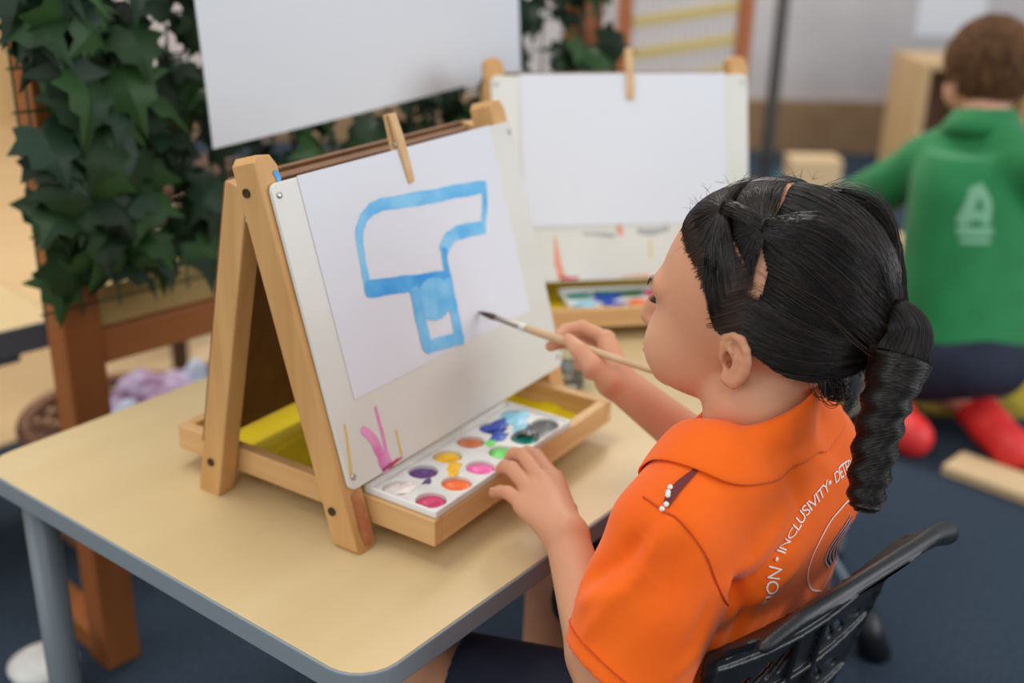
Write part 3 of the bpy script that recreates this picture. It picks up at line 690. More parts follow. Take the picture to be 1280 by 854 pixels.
# nails
def nail(tip, prev, out):
    T = np.array(tip, float) - np.array(prev, float); T /= np.linalg.norm(T); o = np.array(out, float); o -= T * (o @ T); o /= np.linalg.norm(o); s = np.cross(T, o)
    Mx = Matrix.Identity(4)
    for i in range(3): Mx[i][0] = s[i]; Mx[i][1] = T[i]; Mx[i][2] = o[i]; Mx[i][3] = tip[i] + o[i] * .0046
    return xf(ball((0, 0, 0), (.0036, .0046, .0012), 10, 6), Mx)
M_nail = mat('nail_pink', (222, 168, 148), .3)
for k, P in KN.items(): mesh('fingernail', nail(P[3], P[2], (0, -.2, 1)), M_nail, girl, True, True)
mesh('fingernail', nail(at(711, 425, 1.139), at(724, 438, 1.130), -CF + CU * .5), M_nail, girl, True, True)
# eyes, brows, lips
for s in (1, -1):
    ey = mesh('eye', xf(ball((0, 0, 0), .0112, 16, 10), Matrix.Translation(hd(.0715, s * .027, -.032))), M_eye, girl, True, True)
    ir = hd(.0715 + .0086, s * .027, -.033); mesh('iris', ball(tuple(ir), .0034, 10, 7), M_iris, ey, True, True)
    n = 26; P = np.zeros((n, 5, 3)); R = np.zeros((n, 5))
    for i in range(n):
        q = i / (n - 1) - .5
        for k in range(5): P[i, k] = hd(.0835 - 1.0 * (q * .024) ** 2 * 30 + .0016 * k, s * (.027 + q * .024 + .0006 * k * q), -.0275 - .0005 * k + .0002 * k * k)
        R[i] = np.linspace(.00035, .0001, 5)
    strands_mesh('eyelashes', P, R, M_hair, girl)
    n = 70; P = np.zeros((n, 4, 3)); R = np.zeros((n, 4))
    for i in range(n):
        q = random.uniform(-.5, .5); v = random.uniform(-.0022, .0022)
        for k in range(4): P[i, k] = hd(.0908 - 14 * (abs(q) * .03) ** 2 - .0004 * k, s * (.027 + q * .032 + .0018 * k), -.0105 + v - 6 * (q * .03) ** 2 + .0002 * k)
        R[i] = .00028
    strands_mesh('eyebrow', P, R, M_hair, girl)
mesh('lips', xf(join(ball((0, 0, .002), (.005, .0165, .0035), 14, 8), ball((0, 0, -.0045), (.0052, .014, .004), 14, 8)), Matrix.Translation(hd(.0915, 0, -.081)) @ Matrix([list(HF) + [0], list(HL) + [0], list(HU) + [0], [0, 0, 0, 1]]).transposed()), M_lip, girl, True, True)

# --- shirt
F = Field((.03, -.30, .27), (.56, -.02, .72), .0024)
bx_, by_ = np.array((.9934, -.115)), np.array((.115, .9934))
def tor(X, Y, Z):
    t = np.clip((.58 - Z) / .3, 0, 1); up = np.clip((Z - .555) / .06, 0, 1) ** 2
    back = -.232 + .028 * t + .030 * up; front = -.080 - .004 * t - .03 * up
    cx = .303 + .006 * t; cy = (back + front) / 2; ry = (front - back) / 2; rx = .113 + .010 * t - .028 * up
    dx, dy = X - cx, Y - cy; u = (dx * bx_[0] + dy * bx_[1]) / rx; v = (dx * by_[0] + dy * by_[1]) / ry
    q = (np.abs(u) ** 2.6 + np.abs(v) ** 2.6) ** (1 / 2.6)
    return np.maximum((q - 1) * np.minimum(rx, ry), np.maximum(Z - .612, .29 - Z)) + 0 * (X + Y + Z)
F.fn(F.lo, (.56, -.02, .70), tor, .02)
F.chain([N0 + (0, -.006, -.030), (.245, -.160, .613), LS + (0, 0, .002)], [.052, .044, .046], .025)
F.chain([N0 + (0, -.006, -.030), (.355, -.157, .615), RS + (0, 0, .002)], [.052, .044, .044], .025)
SE = LS + (LE - LS) * .86
F.chain([LS, LS + (LE - LS) * .4, SE + (LE - LS) * .25], [.045, .050, .0545], .02)
F.chain([RS, RS + (RE - RS) * .6, RE], [.045, .046, .048], .02)
F.ell((.362, -.183, .585), (.066, .050, .055), None, .03)
def plane_cut(Pt, Nn): return lambda X, Y, Z: -((X - Pt[0]) * Nn[0] + (Y - Pt[1]) * Nn[1] + (Z - Pt[2]) * Nn[2]) + 0 * (X + Y + Z)
an = (LE - LS) / np.linalg.norm(LE - LS); anc = an + np.array((-.25, .35, -.1)); anc /= np.linalg.norm(anc)
mk_hole = [LS + (LE - LS) * .45, LE + (LE - LS) * .6]
F.cap(mk_hole[0], mk_hole[1], .044, .056, .004, 'cut')
lo_, hi_ = LE - .16, LE + .16; hi_[0] = min(hi_[0], .215)
sl, (X, Y, Z) = F.sub(lo_, hi_)
dpl = (X - SE[0]) * anc[0] + (Y - SE[1]) * anc[1] + (Z - SE[2]) * anc[2]
near = np.sqrt((X - LE[0]) ** 2 + (Y - LE[1]) ** 2 + (Z - LE[2]) ** 2)
F.d[sl] = np.where((dpl > -.01) & (X < .205), np.maximum(F.d[sl], dpl), F.d[sl])
V, Q = F.surface(1)
SHN = None
FOLDS = []
def fd(P, w, amp):
    for a, b in zip(P[:-1], P[1:]): FOLDS.append((a, b, w, amp * 1.45))
fd([(.1759, -.2037, .564), (.2199, -.2092, .5729), (.2601, -.2174, .6008)], .009, .0032)
fd([(.198, -.200, .536), (.229, -.2135, .5554), (.262, -.222, .575)], .008, -.0042)
fd([(.205, -.200, .520), (.238, -.217, .535), (.275, -.228, .550)], .008, .0030)
fd([(.290, -.2085, .6428), (.3355, -.2221, .5997), (.372, -.225, .555)], .009, .0034); fd([(.310, -.205, .645), (.352, -.215, .608), (.392, -.215, .565)], .008, -.0036)
fd([(.1300, -.1140, .560), (.1347, -.141, .5868), (.1442, -.1512, .6073)], .009, -.0045); fd([(.120, -.120, .545), (.122, -.150, .568)], .008, .003)
fd([(.1067, -.1338, .5341), (.1315, -.161, .5827), (.155, -.168, .619)], .007, .0036); fd([(.110, -.155, .528), (.138, -.178, .575), (.160, -.183, .610)], .009, -.0026)
fd([(.2368, -.1847, .6559), (.2658, -.2109, .6321), (.2737, -.2219, .5965)], .010, -.0026); fd([(.255, -.190, .65), (.29, -.214, .625)], .008, .0024)
fd([(.1969, -.2044, .5678), (.221, -.2067, .5267), (.2183, -.2016, .4874)], .007, -.0046); fd([(.185, -.205, .555), (.205, -.203, .515), (.205, -.196, .48)], .008, .003)
fd([(.145, -.203, .535), (.165, -.206, .56)], .008, -.003); fd([(.128, -.195, .51), (.155, -.205, .53)], .007, .0026)
def fold_mesh(V, FOLDS):
    V = V.copy(); mvs = np.zeros(len(V)); 
    for a, b, w, amp in FOLDS:
        a, b = np.array(a), np.array(b); v = b - a; tt = np.clip(((V - a) @ v) / (v @ v), 0, 1); d = np.linalg.norm(V - a - tt[:, None] * v, axis=1)
        mvs += amp * np.exp(-(d / w) ** 2) * (.35 + .65 * np.sin(math.pi * np.clip(tt, .02, .98)) ** .7)
    return mvs
me_ = bpy.data.meshes.new('tmp'); me_.from_pydata(V.tolist(), [], Q.tolist()); me_.update(); nn_ = np.zeros(len(V) * 3); me_.vertices.foreach_get('normal', nn_); V = V + nn_.reshape(-1, 3) * fold_mesh(V, FOLDS)[:, None]; bpy.data.meshes.remove(me_)
SHVF = V
shirt = big_mesh('shirt', V, Q, M_orange, girl, True, True)
SBVH = BVHTree.FromPolygons([Vector(v) for v in V], [tuple(int(i) for i in q) for q in Q])
def onshirt(p, off=.001):
    loc, nrm, idx, dist = SBVH.find_nearest(Vector(p)); return np.array(loc) + np.array(nrm) * off, np.array(nrm)
# --- collar: stand and fall folded over the shoulders
nth = 72; rows = 9; V = []; Fc = []
NCx, NCy = .3035, -.1585
def zt(th):                                      # height of the fold line; th = 0 at the nape, +-pi at the throat
    return .694 - .074 * (abs(th) / math.pi) ** 1.2
for i in range(nth):
    th = (i / (nth - 1) * 2 - 1) * math.radians(168); a = math.radians(-90) + th + .10
    ca, sa = math.cos(a), math.sin(a); fr = (abs(th) / math.pi)
    wfall = .036 + .014 * fr ** 3
    for j in range(rows):
        s = j / (rows - 1)
        if s < .3:
            q = s / .3; r = .050 - .002 * q; p = np.array((NCx + r * 1.0 * ca, NCy + r * 1.02 * sa, zt(th) - .022 * (1 - q)))
        else:
            q = (s - .3) / .7; r = .0495 + .004 * min(1, q * 6) + wfall * q * .93; p = np.array((NCx + r * 1.05 * ca, NCy + r * sa, zt(th) + .002 - .040 * q ** 1.1))
            sp, nn = onshirt(p, .0); 
            if q > .05:
                d = (p - sp) @ nn; want = .0035 + .004 * (1 - q)
                p = p + nn * (want - d) * (1 if d < want else min(1, q * 1.6))
        V.append(tuple(p))
for i in range(nth - 1):
    for j in range(rows - 1): Fc.append([i * rows + j, i * rows + j + 1, (i + 1) * rows + j + 1, (i + 1) * rows + j])
col = mesh('collar', (V, Fc), M_orange, girl, True, True)
md = col.modifiers.new('thickness', 'SOLIDIFY'); md.thickness = .0022; md.offset = 0
md = col.modifiers.new('round', 'SUBSURF'); md.levels = 1; md.render_levels = 1
# --- seams, cuff stitching, maroon lining with white beads
M_seam = mat('orange_seam', (206, 74, 8), .8)
def along(P, off=.0006, k=5): return [tuple(onshirt(p, off)[0]) for p in crom(P, k)]
mesh('shoulder_seam', tube(along([(.1640, -.1400, .628), (.1592, -.1617, .6251), (.1605, -.1714, .6227), (.1621, -.1849, .6134), (.1672, -.1974, .5939), (.1758, -.2034, .5674), (.190, -.203, .545)]), .0009, 5), M_seam, girl, True, True)
V0s = np.array(SHVF); dv_ = V0s @ anc - SE @ anc
sel = V0s[(np.abs(dv_ + .013) < .0016) & (V0s[:, 0] < .2)]
c_ = sel.mean(0); ax_ = np.cross(anc, (0, 0, 1.)); ax_ /= np.linalg.norm(ax_); bx2 = np.cross(anc, ax_)
th_ = np.arctan2((sel - c_) @ bx2, (sel - c_) @ ax_); rr_ = np.linalg.norm(sel - c_, axis=1); out_ = []
for q in np.linspace(-math.pi, math.pi, 33)[:-1]:
    m_ = np.abs((th_ - q + math.pi) % (2 * math.pi) - math.pi) < .18
    if m_.any(): out_.append(c_ + (math.cos(q) * ax_ + math.sin(q) * bx2) * (np.percentile(rr_[m_], 90) + .0004))
mesh('cuff_stitching', tube(out_ + out_[:1], .0008, 5, False), M_seam, girl, True, True)
def shirt_strip(name, P, w, m, off=.0012, parent=None):
    P = crom(P, 5); T = np.gradient(P, axis=0); T /= np.linalg.norm(T, axis=1)[:, None]; w = np.interp(np.linspace(0, 1, len(P)), np.linspace(0, 1, len(w)), w) if not np.isscalar(w) else np.full(len(P), w); V = []; Fc = []
    for p, t, ww in zip(P, T, w):
        sp, nn = onshirt(p, 0); sd_ = np.cross(nn, t); sd_ /= np.linalg.norm(sd_)
        for q in (.5, -.5): V.append(tuple(onshirt(sp + sd_ * ww * q, off)[0]))
    for i in range(len(P) - 1): Fc.append([2 * i, 2 * i + 1, 2 * i + 3, 2 * i + 2])
    return mesh(name, (V, Fc), m, parent or girl, False, True)
shirt_strip('maroon_lining', [(.2077, -.1664, .6488), (.1994, -.1640, .6441), (.185, -.1610, .6384), (.1720, -.1600, .6332), (.1625, -.1612, .6272)], [.0015, .004, .0075, .0085, .0045], M_maroon, .0010)
for p in ((.1764, -.1561, .6354), (.1720, -.1572, .6335), (.1697, -.1583, .6322), (.1635, -.1609, .6283), (.1595, -.1600, .6257)): mesh('white_bead', ball(tuple(onshirt(p, .0018)[0]), .0021, 10, 7), M_white_ink, girl, True, True)
# --- print on the back: words on an arc, shield with striped mark
TC, TR_ = np.array((.335, .513)), .0985
def onback_g(u, v, off=.0009):
    h = SBVH.ray_cast(Vector((u, -.40, v)), Vector((0, 1, 0))); return None if h[0] is None else np.array(h[0]) + np.array(h[1]) * off
def arc_text(txt, a0, size, spread):
    cu = bpy.data.curves.new('lettering', 'FONT'); cu.body = txt; cu.size = size; cu.resolution_u = 3; cu.space_character = spread; ob = bpy.data.objects.new('tmp_text', cu); COL.objects.link(ob)
    bpy.context.view_layer.update(); me = bpy.data.meshes.new_from_object(ob.evaluated_get(bpy.context.evaluated_depsgraph_get())); bpy.data.objects.remove(ob)
    bm = bmesh.new(); bm.from_mesh(me); bmesh.ops.subdivide_edges(bm, edges=[e for e in bm.edges if e.calc_length() > .004], cuts=2); bm.to_mesh(me); bm.free(); bad = False
    for v in me.vertices:
        a = a0 - v.co.x / TR_; r = TR_ + v.co.y - size * .35; q = onback_g(TC[0] + r * math.cos(a), TC[1] + r * math.sin(a))
        if q is None: q = np.array((TC[0] + r * math.cos(a), -.20, TC[1] + r * math.sin(a)))
        v.co = Vector(q)
    me.materials.clear(); me.materials.append(M_white_ink); me.update(); link('back_lettering', me, girl, True)
arc_text('TION', math.radians(174.0), .0150, .96)
arc_text('INCLUSIVITY', math.radians(147.0), .0142, .89)
arc_text('DETERMINATION', math.radians(99.5), .0132, .86)
for a in (150.2, 103.3):
    c_ = onback_g(TC[0] + TR_ * math.cos(math.radians(a)), TC[1] + TR_ * math.sin(math.radians(a)), .0004)
    if c_ is not None: mesh('back_dot', ball(tuple(c_), (.0022, .0012, .0022), 12, 8), M_white_ink, girl, True, True)
def back_line(name, P, w, m, off=.0010):
    Q = []
    for u, v in crom(P, 6):
        q = onback_g(u, v, 0)
        if q is not None: Q.append(q)
    if len(Q) > 3: shirt_strip(name, Q[::2], w, m, off)
back_line('shield_outline', [(.333, .583), (.312, .574), (.297, .552), (.295, .530), (.309, .508), (.335, .492)], .0016, M_white_ink)
back_line('shield_outline', [(.333, .583), (.340, .583), (.360, .572), (.374, .552), (.376, .530), (.361, .508), (.335, .492)], .0016, M_white_ink)
for k in range(4):
    back_line('shield_stripe', [(.349 + .0035 * k, .566 - .006 * k), (.330 + .0065 * k, .548 - .003 * k), (.326 + .0075 * k, .532), (.342 + .005 * k, .516 + .001 * k)], .0028, M_navy_ink if k % 2 == 0 else M_navy_ink, .0011)
    back_line('shield_stripe_edge', [(.3465 + .0035 * k, .5675 - .006 * k), (.3275 + .0065 * k, .549 - .003 * k), (.3232 + .0075 * k, .532), (.340 + .005 * k, .514 + .001 * k)], .0012, M_white_ink, .0012)
# --- shorts, shoes
F = Field((.08, -.30, .24), (.52, .10, .42), .003)
F.ell((.312, -.168, .335), (.118, .085, .068), None, .03)
for hip, knee in (((.255, -.15, .335), (.163, .088, .345)), ((.37, -.15, .335), (.415, .10, .345))):
    hip, knee = np.array(hip), np.array(knee); F.chain([hip, hip + (knee - hip) * .86], [.066, .054], .02)
    e = hip + (knee - hip) * .86; n_ = (knee - hip) / np.linalg.norm(knee - hip); F.cap(e + n_ * .004, e + n_ * .09, .049, .052, .003, 'cut')
    sl, (X, Y, Z) = F.sub(e - .09, e + .09); dpl = (X - e[0]) * n_[0] + (Y - e[1]) * n_[1] + (Z - e[2]) * n_[2]; F.d[sl] = np.where(dpl > -.008, np.maximum(F.d[sl], dpl), F.d[sl])
F.fn((.08, -.3, .24), (.52, .1, .275), lambda X, Y, Z: .2685 - Z + 0 * (X + Y + Z) if False else (Z - .266) + 0 * (X + Y + Z), .003, 'cut')
V, Q = F.surface(1); shorts = big_mesh('shorts', V, Q, M_navy, girl, True, True)
TBV = BVHTree.FromPolygons([Vector(v) for v in V], [tuple(int(i) for i in q) for q in Q])
for ax, ay, tx, ty in ((.168, .115, .15, .19), (.41, .12, .42, .195)):
    F = Field((ax - .06, ay - .07, -.002), (ax + .06, ay + .13, .09), .003); F.chain([(ax, ay - .01, .034), (tx, ty, .03)], [.034, .03], .01); F.chain([(ax, ay - .01, .03), (ax, ay, .06)], [.034, .034], .01)
    F.fn(F.lo, (ax + .06, ay + .13, .003), lambda X, Y, Z: Z - .001 + 0 * (X + Y + Z), .002, 'cut'); V, Q = F.surface(1); mesh_o = big_mesh('shoe', V, Q, M_black, girl, True, True)

# --- hair
HCc = np.array([-.004, 0, .004]); HR = np.array([.096, .078, .090])
def hp(u, k): return HC + (HCc + u * HR * k) @ HA        # unit-sphere direction, scaled -> world
X1z, X1x = np.array([-.3, 0., .17, .41, .64, .9, 1.0]), np.array([-.16, -.13, .007, .207, .383, .42, .42])
X2z, X2x = np.array([-.3, -.03, .116, .38, .61, .91, 1.0]), np.array([-.037, -.037, -.040, -.02, .038, .012, .05])
def hairline(u):
    xm = np.interp(u[:, 2], [-.306, -.076, .173, .325, .42, .62], [.22, .255, .44, .70, .86, 1.0]); zl = np.interp(u[:, 0], [-.9, -.6, -.43, -.147, .03, .25], [-.60, -.72, -.66, -.44, -.30, -.32])
    return (u[:, 0] < xm) & (u[:, 2] > zl)
def in_gap(u, xb, wd, fw, ztop):                 # crescent of bare scalp just behind a parting line
    w = np.sin(np.clip((u[:, 2] - .02) / (ztop - .02), 0, 1) * math.pi) ** .7
    return (u[:, 0] < xb + fw * w) & (u[:, 0] > xb - wd * w) & (w > .02)
def rnd_dirs(n): v = RNG.normal(size=(n, 3)); return v / np.linalg.norm(v, axis=1)[:, None]
EL1, EL2, PONY = np.array([.4117, .5751, .7069]), np.array([.0192, .7269, .6865]), np.array([-.975, .06, -.215]); PONY /= np.linalg.norm(PONY)
def comb(u0, target, K, lift, k0=.975, k1=1.03, jit=.01, sag=0.0, lk=1.0):
    n = len(u0); T = np.linspace(0, 1, K); tg = target + RNG.normal(0, jit, (n, 3)); tg /= np.linalg.norm(tg, axis=1)[:, None]
    om = np.arccos(np.clip((u0 * tg).sum(1), -1, 1))[:, None]; so = np.sin(om) + 1e-6
    W0, W1 = np.sin((1 - T)[None] * om) / so, np.sin(T[None] * om) / so
    U = W0[..., None] * u0[:, None] + W1[..., None] * tg[:, None]
    wob = RNG.normal(0, .018, (n, 1, 3)) * np.sin(T * math.pi)[None, :, None] + RNG.normal(0, .006, (n, 1, 3)) * np.sin(2 * T * math.pi)[None, :, None]
    U = U + wob; U[..., 2] -= sag * np.sin(T * math.pi)[None] * om; U /= np.linalg.norm(U, axis=2, keepdims=True)
    k = k0 + (k1 - k0) * T[None] + lift * np.sin(T * math.pi)[None] * RNG.uniform(.5, 1.3, (n, 1)) + RNG.normal(0, .006, (n, 1)) * np.sin(T * math.pi)[None]
    e1 = np.cross(target, (0, 0, 1.)); e1 /= np.linalg.norm(e1); e2 = np.cross(target, e1); az = np.arctan2(u0 @ e2, u0 @ e1)
    lock = .010 * np.sin(az * 23 + 2 * np.sin(az * 5)) + .007 * np.sin(az * 57 + 1.3) + .004 * np.sin(az * 131)
    k = k + lk * lock[:, None] * np.sin(np.clip(T * 1.25, 0, 1) * math.pi * .9)[None]
    return HC + (HCc + U * HR * k[..., None]) @ HA
U = rnd_dirs(90000); U = U[hairline(U)]
ay = np.abs(U[:, 1]); x1 = np.interp(U[:, 2], X1z, X1x); x2 = np.interp(U[:, 2], X2z, X2x)
gap1 = in_gap(U, x1, .115, .012, .64); gap2 = in_gap(U, x2, .110, .015, .60) | ((np.abs(U[:, 0] - x2) < .022) & (U[:, 2] > .6))
mid = np.abs(U[:, 1]) < .02
A_ = (U[:, 0] > x1) & ~gap1 & (U[:, 2] > -.33) & ~((U[:, 2] < .03) & (U[:, 0] < .13)); gapfine = RNG.uniform(size=len(U)) < .22; gap1 &= ~gapfine; gap2 &= ~gapfine
A_ = (U[:, 0] > x1) & ~gap1 & (U[:, 2] > -.33) & ~((U[:, 2] < .03) & (U[:, 0] < .13)); B_ = ~A_ & (U[:, 0] > x2) & (U[:, 2] > .06) & ~gap1 & ~gap2
C_ = ~A_ & ~B_ & ~gap1 & ~gap2
def take(m, n): i = np.flatnonzero(m); return U[RNG.permutation(i)[:n]]
PT, RD = [], []
K = 11
for s in (1, -1):
    sd = U[:, 1] * s > 0; fl = np.array([1, s, 1])
    uA = take(A_ & sd, 3200); PT.append(comb(uA, EL1 * fl, K, .0, .950, 1.015, lk=.45))
    uB = take(B_ & sd, 2600); PT.append(comb(uB, EL2 * fl, K, -.004, .945, 1.02, lk=.35))
    uC = take(C_ & sd, 7000); PT.append(comb(uC, PONY, K, .022, .950, 1.045, .03, sag=.02))
    uD = np.stack([RNG.uniform(-.16, .23, 2600), np.full(2600, s * 1.0), RNG.uniform(-.36, .14, 2600)], 1); uD[:, 1] *= np.sqrt(1 - uD[:, 0] ** 2 - uD[:, 2] ** 2); uD = uD[hairline(uD)]
    PT.append(comb(uD[:1500], PONY, K, .012, .948, 1.04, .03, sag=.03)); uE = uD[1500:]; PT.append(comb(uE[uE[:, 0] > .02], EL1 * fl, K, .0, .950, 1.012, lk=.5))
    # tails of the little bunches, running on to the next elastic and back to the ponytail
    u = EL1 * fl + RNG.normal(0, .02, (700, 3)); u /= np.linalg.norm(u, axis=1)[:, None]; PT.append(comb(u, EL2 * fl, K, .045, 1.03, 1.035, .02))
    u = EL2 * fl + RNG.normal(0, .03, (2000, 3)); u /= np.linalg.norm(u, axis=1)[:, None]; m_ = PONY + np.array([0, .0, .05]); m_ /= np.linalg.norm(m_)
    Pn = comb(u, m_, K, .032, 1.015, 1.05, .05); fan = RNG.normal(0, .016, (2000, 1)) * np.sin(np.linspace(0, 1, K) * math.pi)[None]; Pn = Pn + fan[..., None] * (HU * .8 + HF * .3); PT.append(Pn)
P = np.concatenate(PT); R = np.full(P.shape[:2], .00023); R[:, -1] *= .7; R[:, 0] *= .7
# keep strands outside the skull
q = ((P - HC) @ HA.T - HCc) / HR; r_ = np.linalg.norm(q, axis=2, keepdims=True); q = q / r_ * np.maximum(r_, .940); P = HC + (HCc + q * HR) @ HA
sel_ = RNG.uniform(size=len(P)) < .10
hair = strands_mesh('hair', P[~sel_], R[~sel_], M_hair, girl)
strands_mesh('hair_highlights', P[sel_], R[sel_], mat('brown_hair_highlights', (70, 50, 38), .38, spec=.6), girl)
# scalp cap with open partings
nu, nv = 320, 190; V = []; Fc = []; uu = []
for j in range(nv + 1):
    ph = math.pi * j / nv
    for i in range(nu): th = 2 * math.pi * i / nu; uu.append((math.sin(ph) * math.cos(th), math.sin(ph) * math.sin(th), math.cos(ph)))
uu = np.array(uu); ok = hairline(uu * np.array([1, 1, 1])); a1 = np.interp(uu[:, 2], X1z, X1x); a2 = np.interp(uu[:, 2], X2z, X2x)
g1 = in_gap(uu, a1, .100, .004, .62); g2 = in_gap(uu, a2, .095, .004, .58) | ((np.abs(uu[:, 0] - a2) < .02) & (uu[:, 2] > .58))
xm = np.interp(uu[:, 2], [-.306, -.076, .173, .325, .42, .62], [.15, .19, .37, .61, .77, .94]); ok &= (uu[:, 0] < xm) & ~g1 & ~g2
for j in range(nv):
    for i in range(nu):
        f4 = [j * nu + i, (j + 1) * nu + i, (j + 1) * nu + (i + 1) % nu, j * nu + (i + 1) % nu]
        if all(ok[k] for k in f4): Fc.append(f4)
kk = .942 + .003 * np.sin(uu[:, 0] * 40 + uu[:, 2] * 20)
mesh('scalp_hair', (HC + (HCc + uu * HR * kk[:, None]) @ HA, Fc), mat('hair_roots', (18, 14, 12), .75, spec=.2), girl, True, True)
# baby hairs along the forehead and temple, stray hairs over the crown
n = 1900; t_ = RNG.uniform(0, 1, n); zz = np.where(RNG.uniform(size=n) < .88, RNG.uniform(.02, .5, n), RNG.uniform(-.32, .05, n)); xx = np.interp(zz, [-.306, -.076, .173, .325, .42, .62], [.22, .255, .44, .70, .86, .97]) + RNG.normal(-.02, .045, n)
yy = np.sqrt(np.maximum(0, 1 - xx ** 2 - zz ** 2)); u0 = np.stack([xx, yy * np.where(RNG.uniform(size=n) < .75, 1, -1), zz], 1); u0 /= np.linalg.norm(u0, axis=1)[:, None]
tg = np.stack([u0[:, 0] - .30, u0[:, 1], u0[:, 2] + .22], 1); tg /= np.linalg.norm(tg, axis=1)[:, None]
T = np.linspace(0, 1, 7); P = u0[:, None] * (1 - T)[None, :, None] + tg[:, None] * T[None, :, None]; P /= np.linalg.norm(P, axis=2, keepdims=True); P = HC + (HCc + P * HR * (.952 + .02 * np.sin(T * 3))[None, :, None]) @ HA
strands_mesh('baby_hair', P, np.tile(np.linspace(.00030, .00012, 7), (n, 1)), M_hairbrown, girl)
n = 210; u0 = rnd_dirs(3000); u0 = u0[hairline(u0) & (u0[:, 2] > .15)][:n]; n = len(u0); d1 = rnd_dirs(n) * .8; T = np.linspace(0, 1, 9)
P = u0[:, None] + (d1[:, None] * .12 * T[None, :, None] ** 1.5) * RNG.uniform(.3, 1.6, (n, 1, 1)); P /= np.linalg.norm(P, axis=2, keepdims=True); k = 1.0 + .075 * T[None] ** 1.3 * RNG.uniform(.2, 1.5, (n, 1)) + .012 * np.sin(6 * T[None] + RNG.uniform(0, 6, (n, 1)))
strands_mesh('stray_hair', HC + (HCc + P * HR * k[..., None]) @ HA, np.tile(np.linspace(.00018, .00007, 9), (n, 1)), M_hair, girl)
# elastics
def ring(c, axis, r, rr, n=20, turns=1):
    axis = np.array(axis, float); axis /= np.linalg.norm(axis); a = np.cross(axis, (0, 0, 1.)); a /= np.linalg.norm(a); b = np.cross(axis, a)
    return tube([c + r * (math.cos(q) * a + math.sin(q) * b) + axis * rr * .8 * (q / 6.283 - turns / 2) for q in np.linspace(0, 2 * math.pi * turns, n * turns + 1)], rr, 7, True)
for e in (EL1, EL2):
    for s in (1, -1):
        u = e * np.array([1, s, 1]); mesh('small_elastic', ring(hp(u, 1.035), (np.array([-.8, 0, .1])) @ HA, .0042, .0012), M_band, girl, True, True)
PB = hp(PONY, 1.10)
# --- ponytail
PP = np.array([hp(PONY, .98), PB, at(1118, 402, .884), at(1130, 420, .879), at(1125, 450, .876), at(1112, 485, .876), at(1102, 520, .878), at(1094, 560, .880), at(1086, 600, .882), at(1082, 628, .883), at(1080, 640, .883)])
PR = np.array([.020, .013, .016, .0195, .0225, .0185, .0165, .0155, .0142, .0122, .0070])
mesh('hair_tie', join(*[ring(PB + (PP[2] - PB) * q, PP[2] - PB, .0172 + .002 * math.sin(q * 9), .0052, 18) for q in (-.3, .02, .34)]), M_band, girl, True, True)
CP = crom(PP, 9); CRD = np.interp(np.linspace(0, 1, len(CP)), np.linspace(0, 1, len(PR)), PR); L_ = np.linspace(0, 1, len(CP))
def coil(l): return 1 + .085 * np.sin(l * 2 * math.pi * 13) * np.clip((l - .42) / .12, 0, 1)
Tn = np.gradient(CP, axis=0); Tn /= np.linalg.norm(Tn, axis=1)[:, None]
Aa = np.zeros_like(CP); a = np.cross(Tn[0], (0, 0, 1.)); a /= np.linalg.norm(a)
for i in range(len(CP)): a = a - Tn[i] * (a @ Tn[i]); a /= np.linalg.norm(a); Aa[i] = a
Bb = np.cross(Tn, Aa)
core = tube(CP, CRD * .86 * coil(L_), 18); ptail = mesh('ponytail', core, mat('ponytail_core', (20, 15, 13), .5), girl, True, True)
n = 3600; th0 = RNG.uniform(0, 2 * math.pi, n); rad = np.sqrt(RNG.uniform(.55, 1.15, n)); tw = RNG.normal(1.0, .08, n)
twist = np.where(L_ < .4, L_ * 2.0, .8 + (L_ - .4) * 30.0)
ang = th0[:, None] + twist[None] * tw[:, None]; rr = rad[:, None] * (CRD * coil(L_))[None] * (1 + .04 * np.sin(L_[None] * 40 + th0[:, None]))
P = CP[None] + rr[..., None] * (np.cos(ang)[..., None] * Aa[None] + np.sin(ang)[..., None] * Bb[None])
strands_mesh('ponytail_strands', P, np.full(P.shape[:2], .00024), M_hair, ptail)
# loose curls at the nape
n = 120; T = np.linspace(0, 1, 26); c0 = at(1062, 455, .905); P = np.zeros((n, 26, 3))
for i in range(n):
    j = RNG.normal(0, .004, 3); aa = RNG.uniform(-.4, .4); P[i] = c0 + j + np.outer(T, (CR * -.020 - CU * .020)) + .011 * (np.cos(T * 7 + aa)[:, None] * CR + np.sin(T * 7 + aa)[:, None] * CU)
strands_mesh('loose_curl', P, np.full((n, 26), .0003), M_hair, ptail)

# ------------------------------------------------------------------ paint brush
br = empty('paint_brush', tuple(BT0), 0, 'slim wooden paint brush held by the child in orange, dark bristles by the painting', 'paint brush')
dB = (BT1 - BT0); LB = np.linalg.norm(dB); dB = dB / LB
pt = lambda s: tuple(BT0 + dB * s)
mesh('bristles', tube([pt(0), pt(.008), pt(.018), pt(.024)], [.0006, .0026, .0034, .0030], 12), mat('dark_bristle', (64, 50, 46), .6, (92, 54, 48), 200), br, True, True)
mesh('ferrule', tube([pt(.0235), pt(.030), pt(.058), pt(.0585)], [.0030, .0032, .0038, .0036], 14), mat('dull_ferrule', (170, 158, 150), .35, metal=.7), br, True, True)
mesh('paint_chip', tube([pt(.0555), pt(.0575), pt(.0625), pt(.0635)], [.0040, .0044, .0044, .0038], 12), M_white_pl, br, True, True)
mesh('handle', tube([pt(.0583), pt(.075), pt(.11), pt(.16), pt(LB - .004), pt(LB)], [.0037, .0045, .0046, .0037, .0024, .0010], 14), wood('brush_wood', (196, 160, 122), (210, 176, 138), 0, 30), br, True, True)
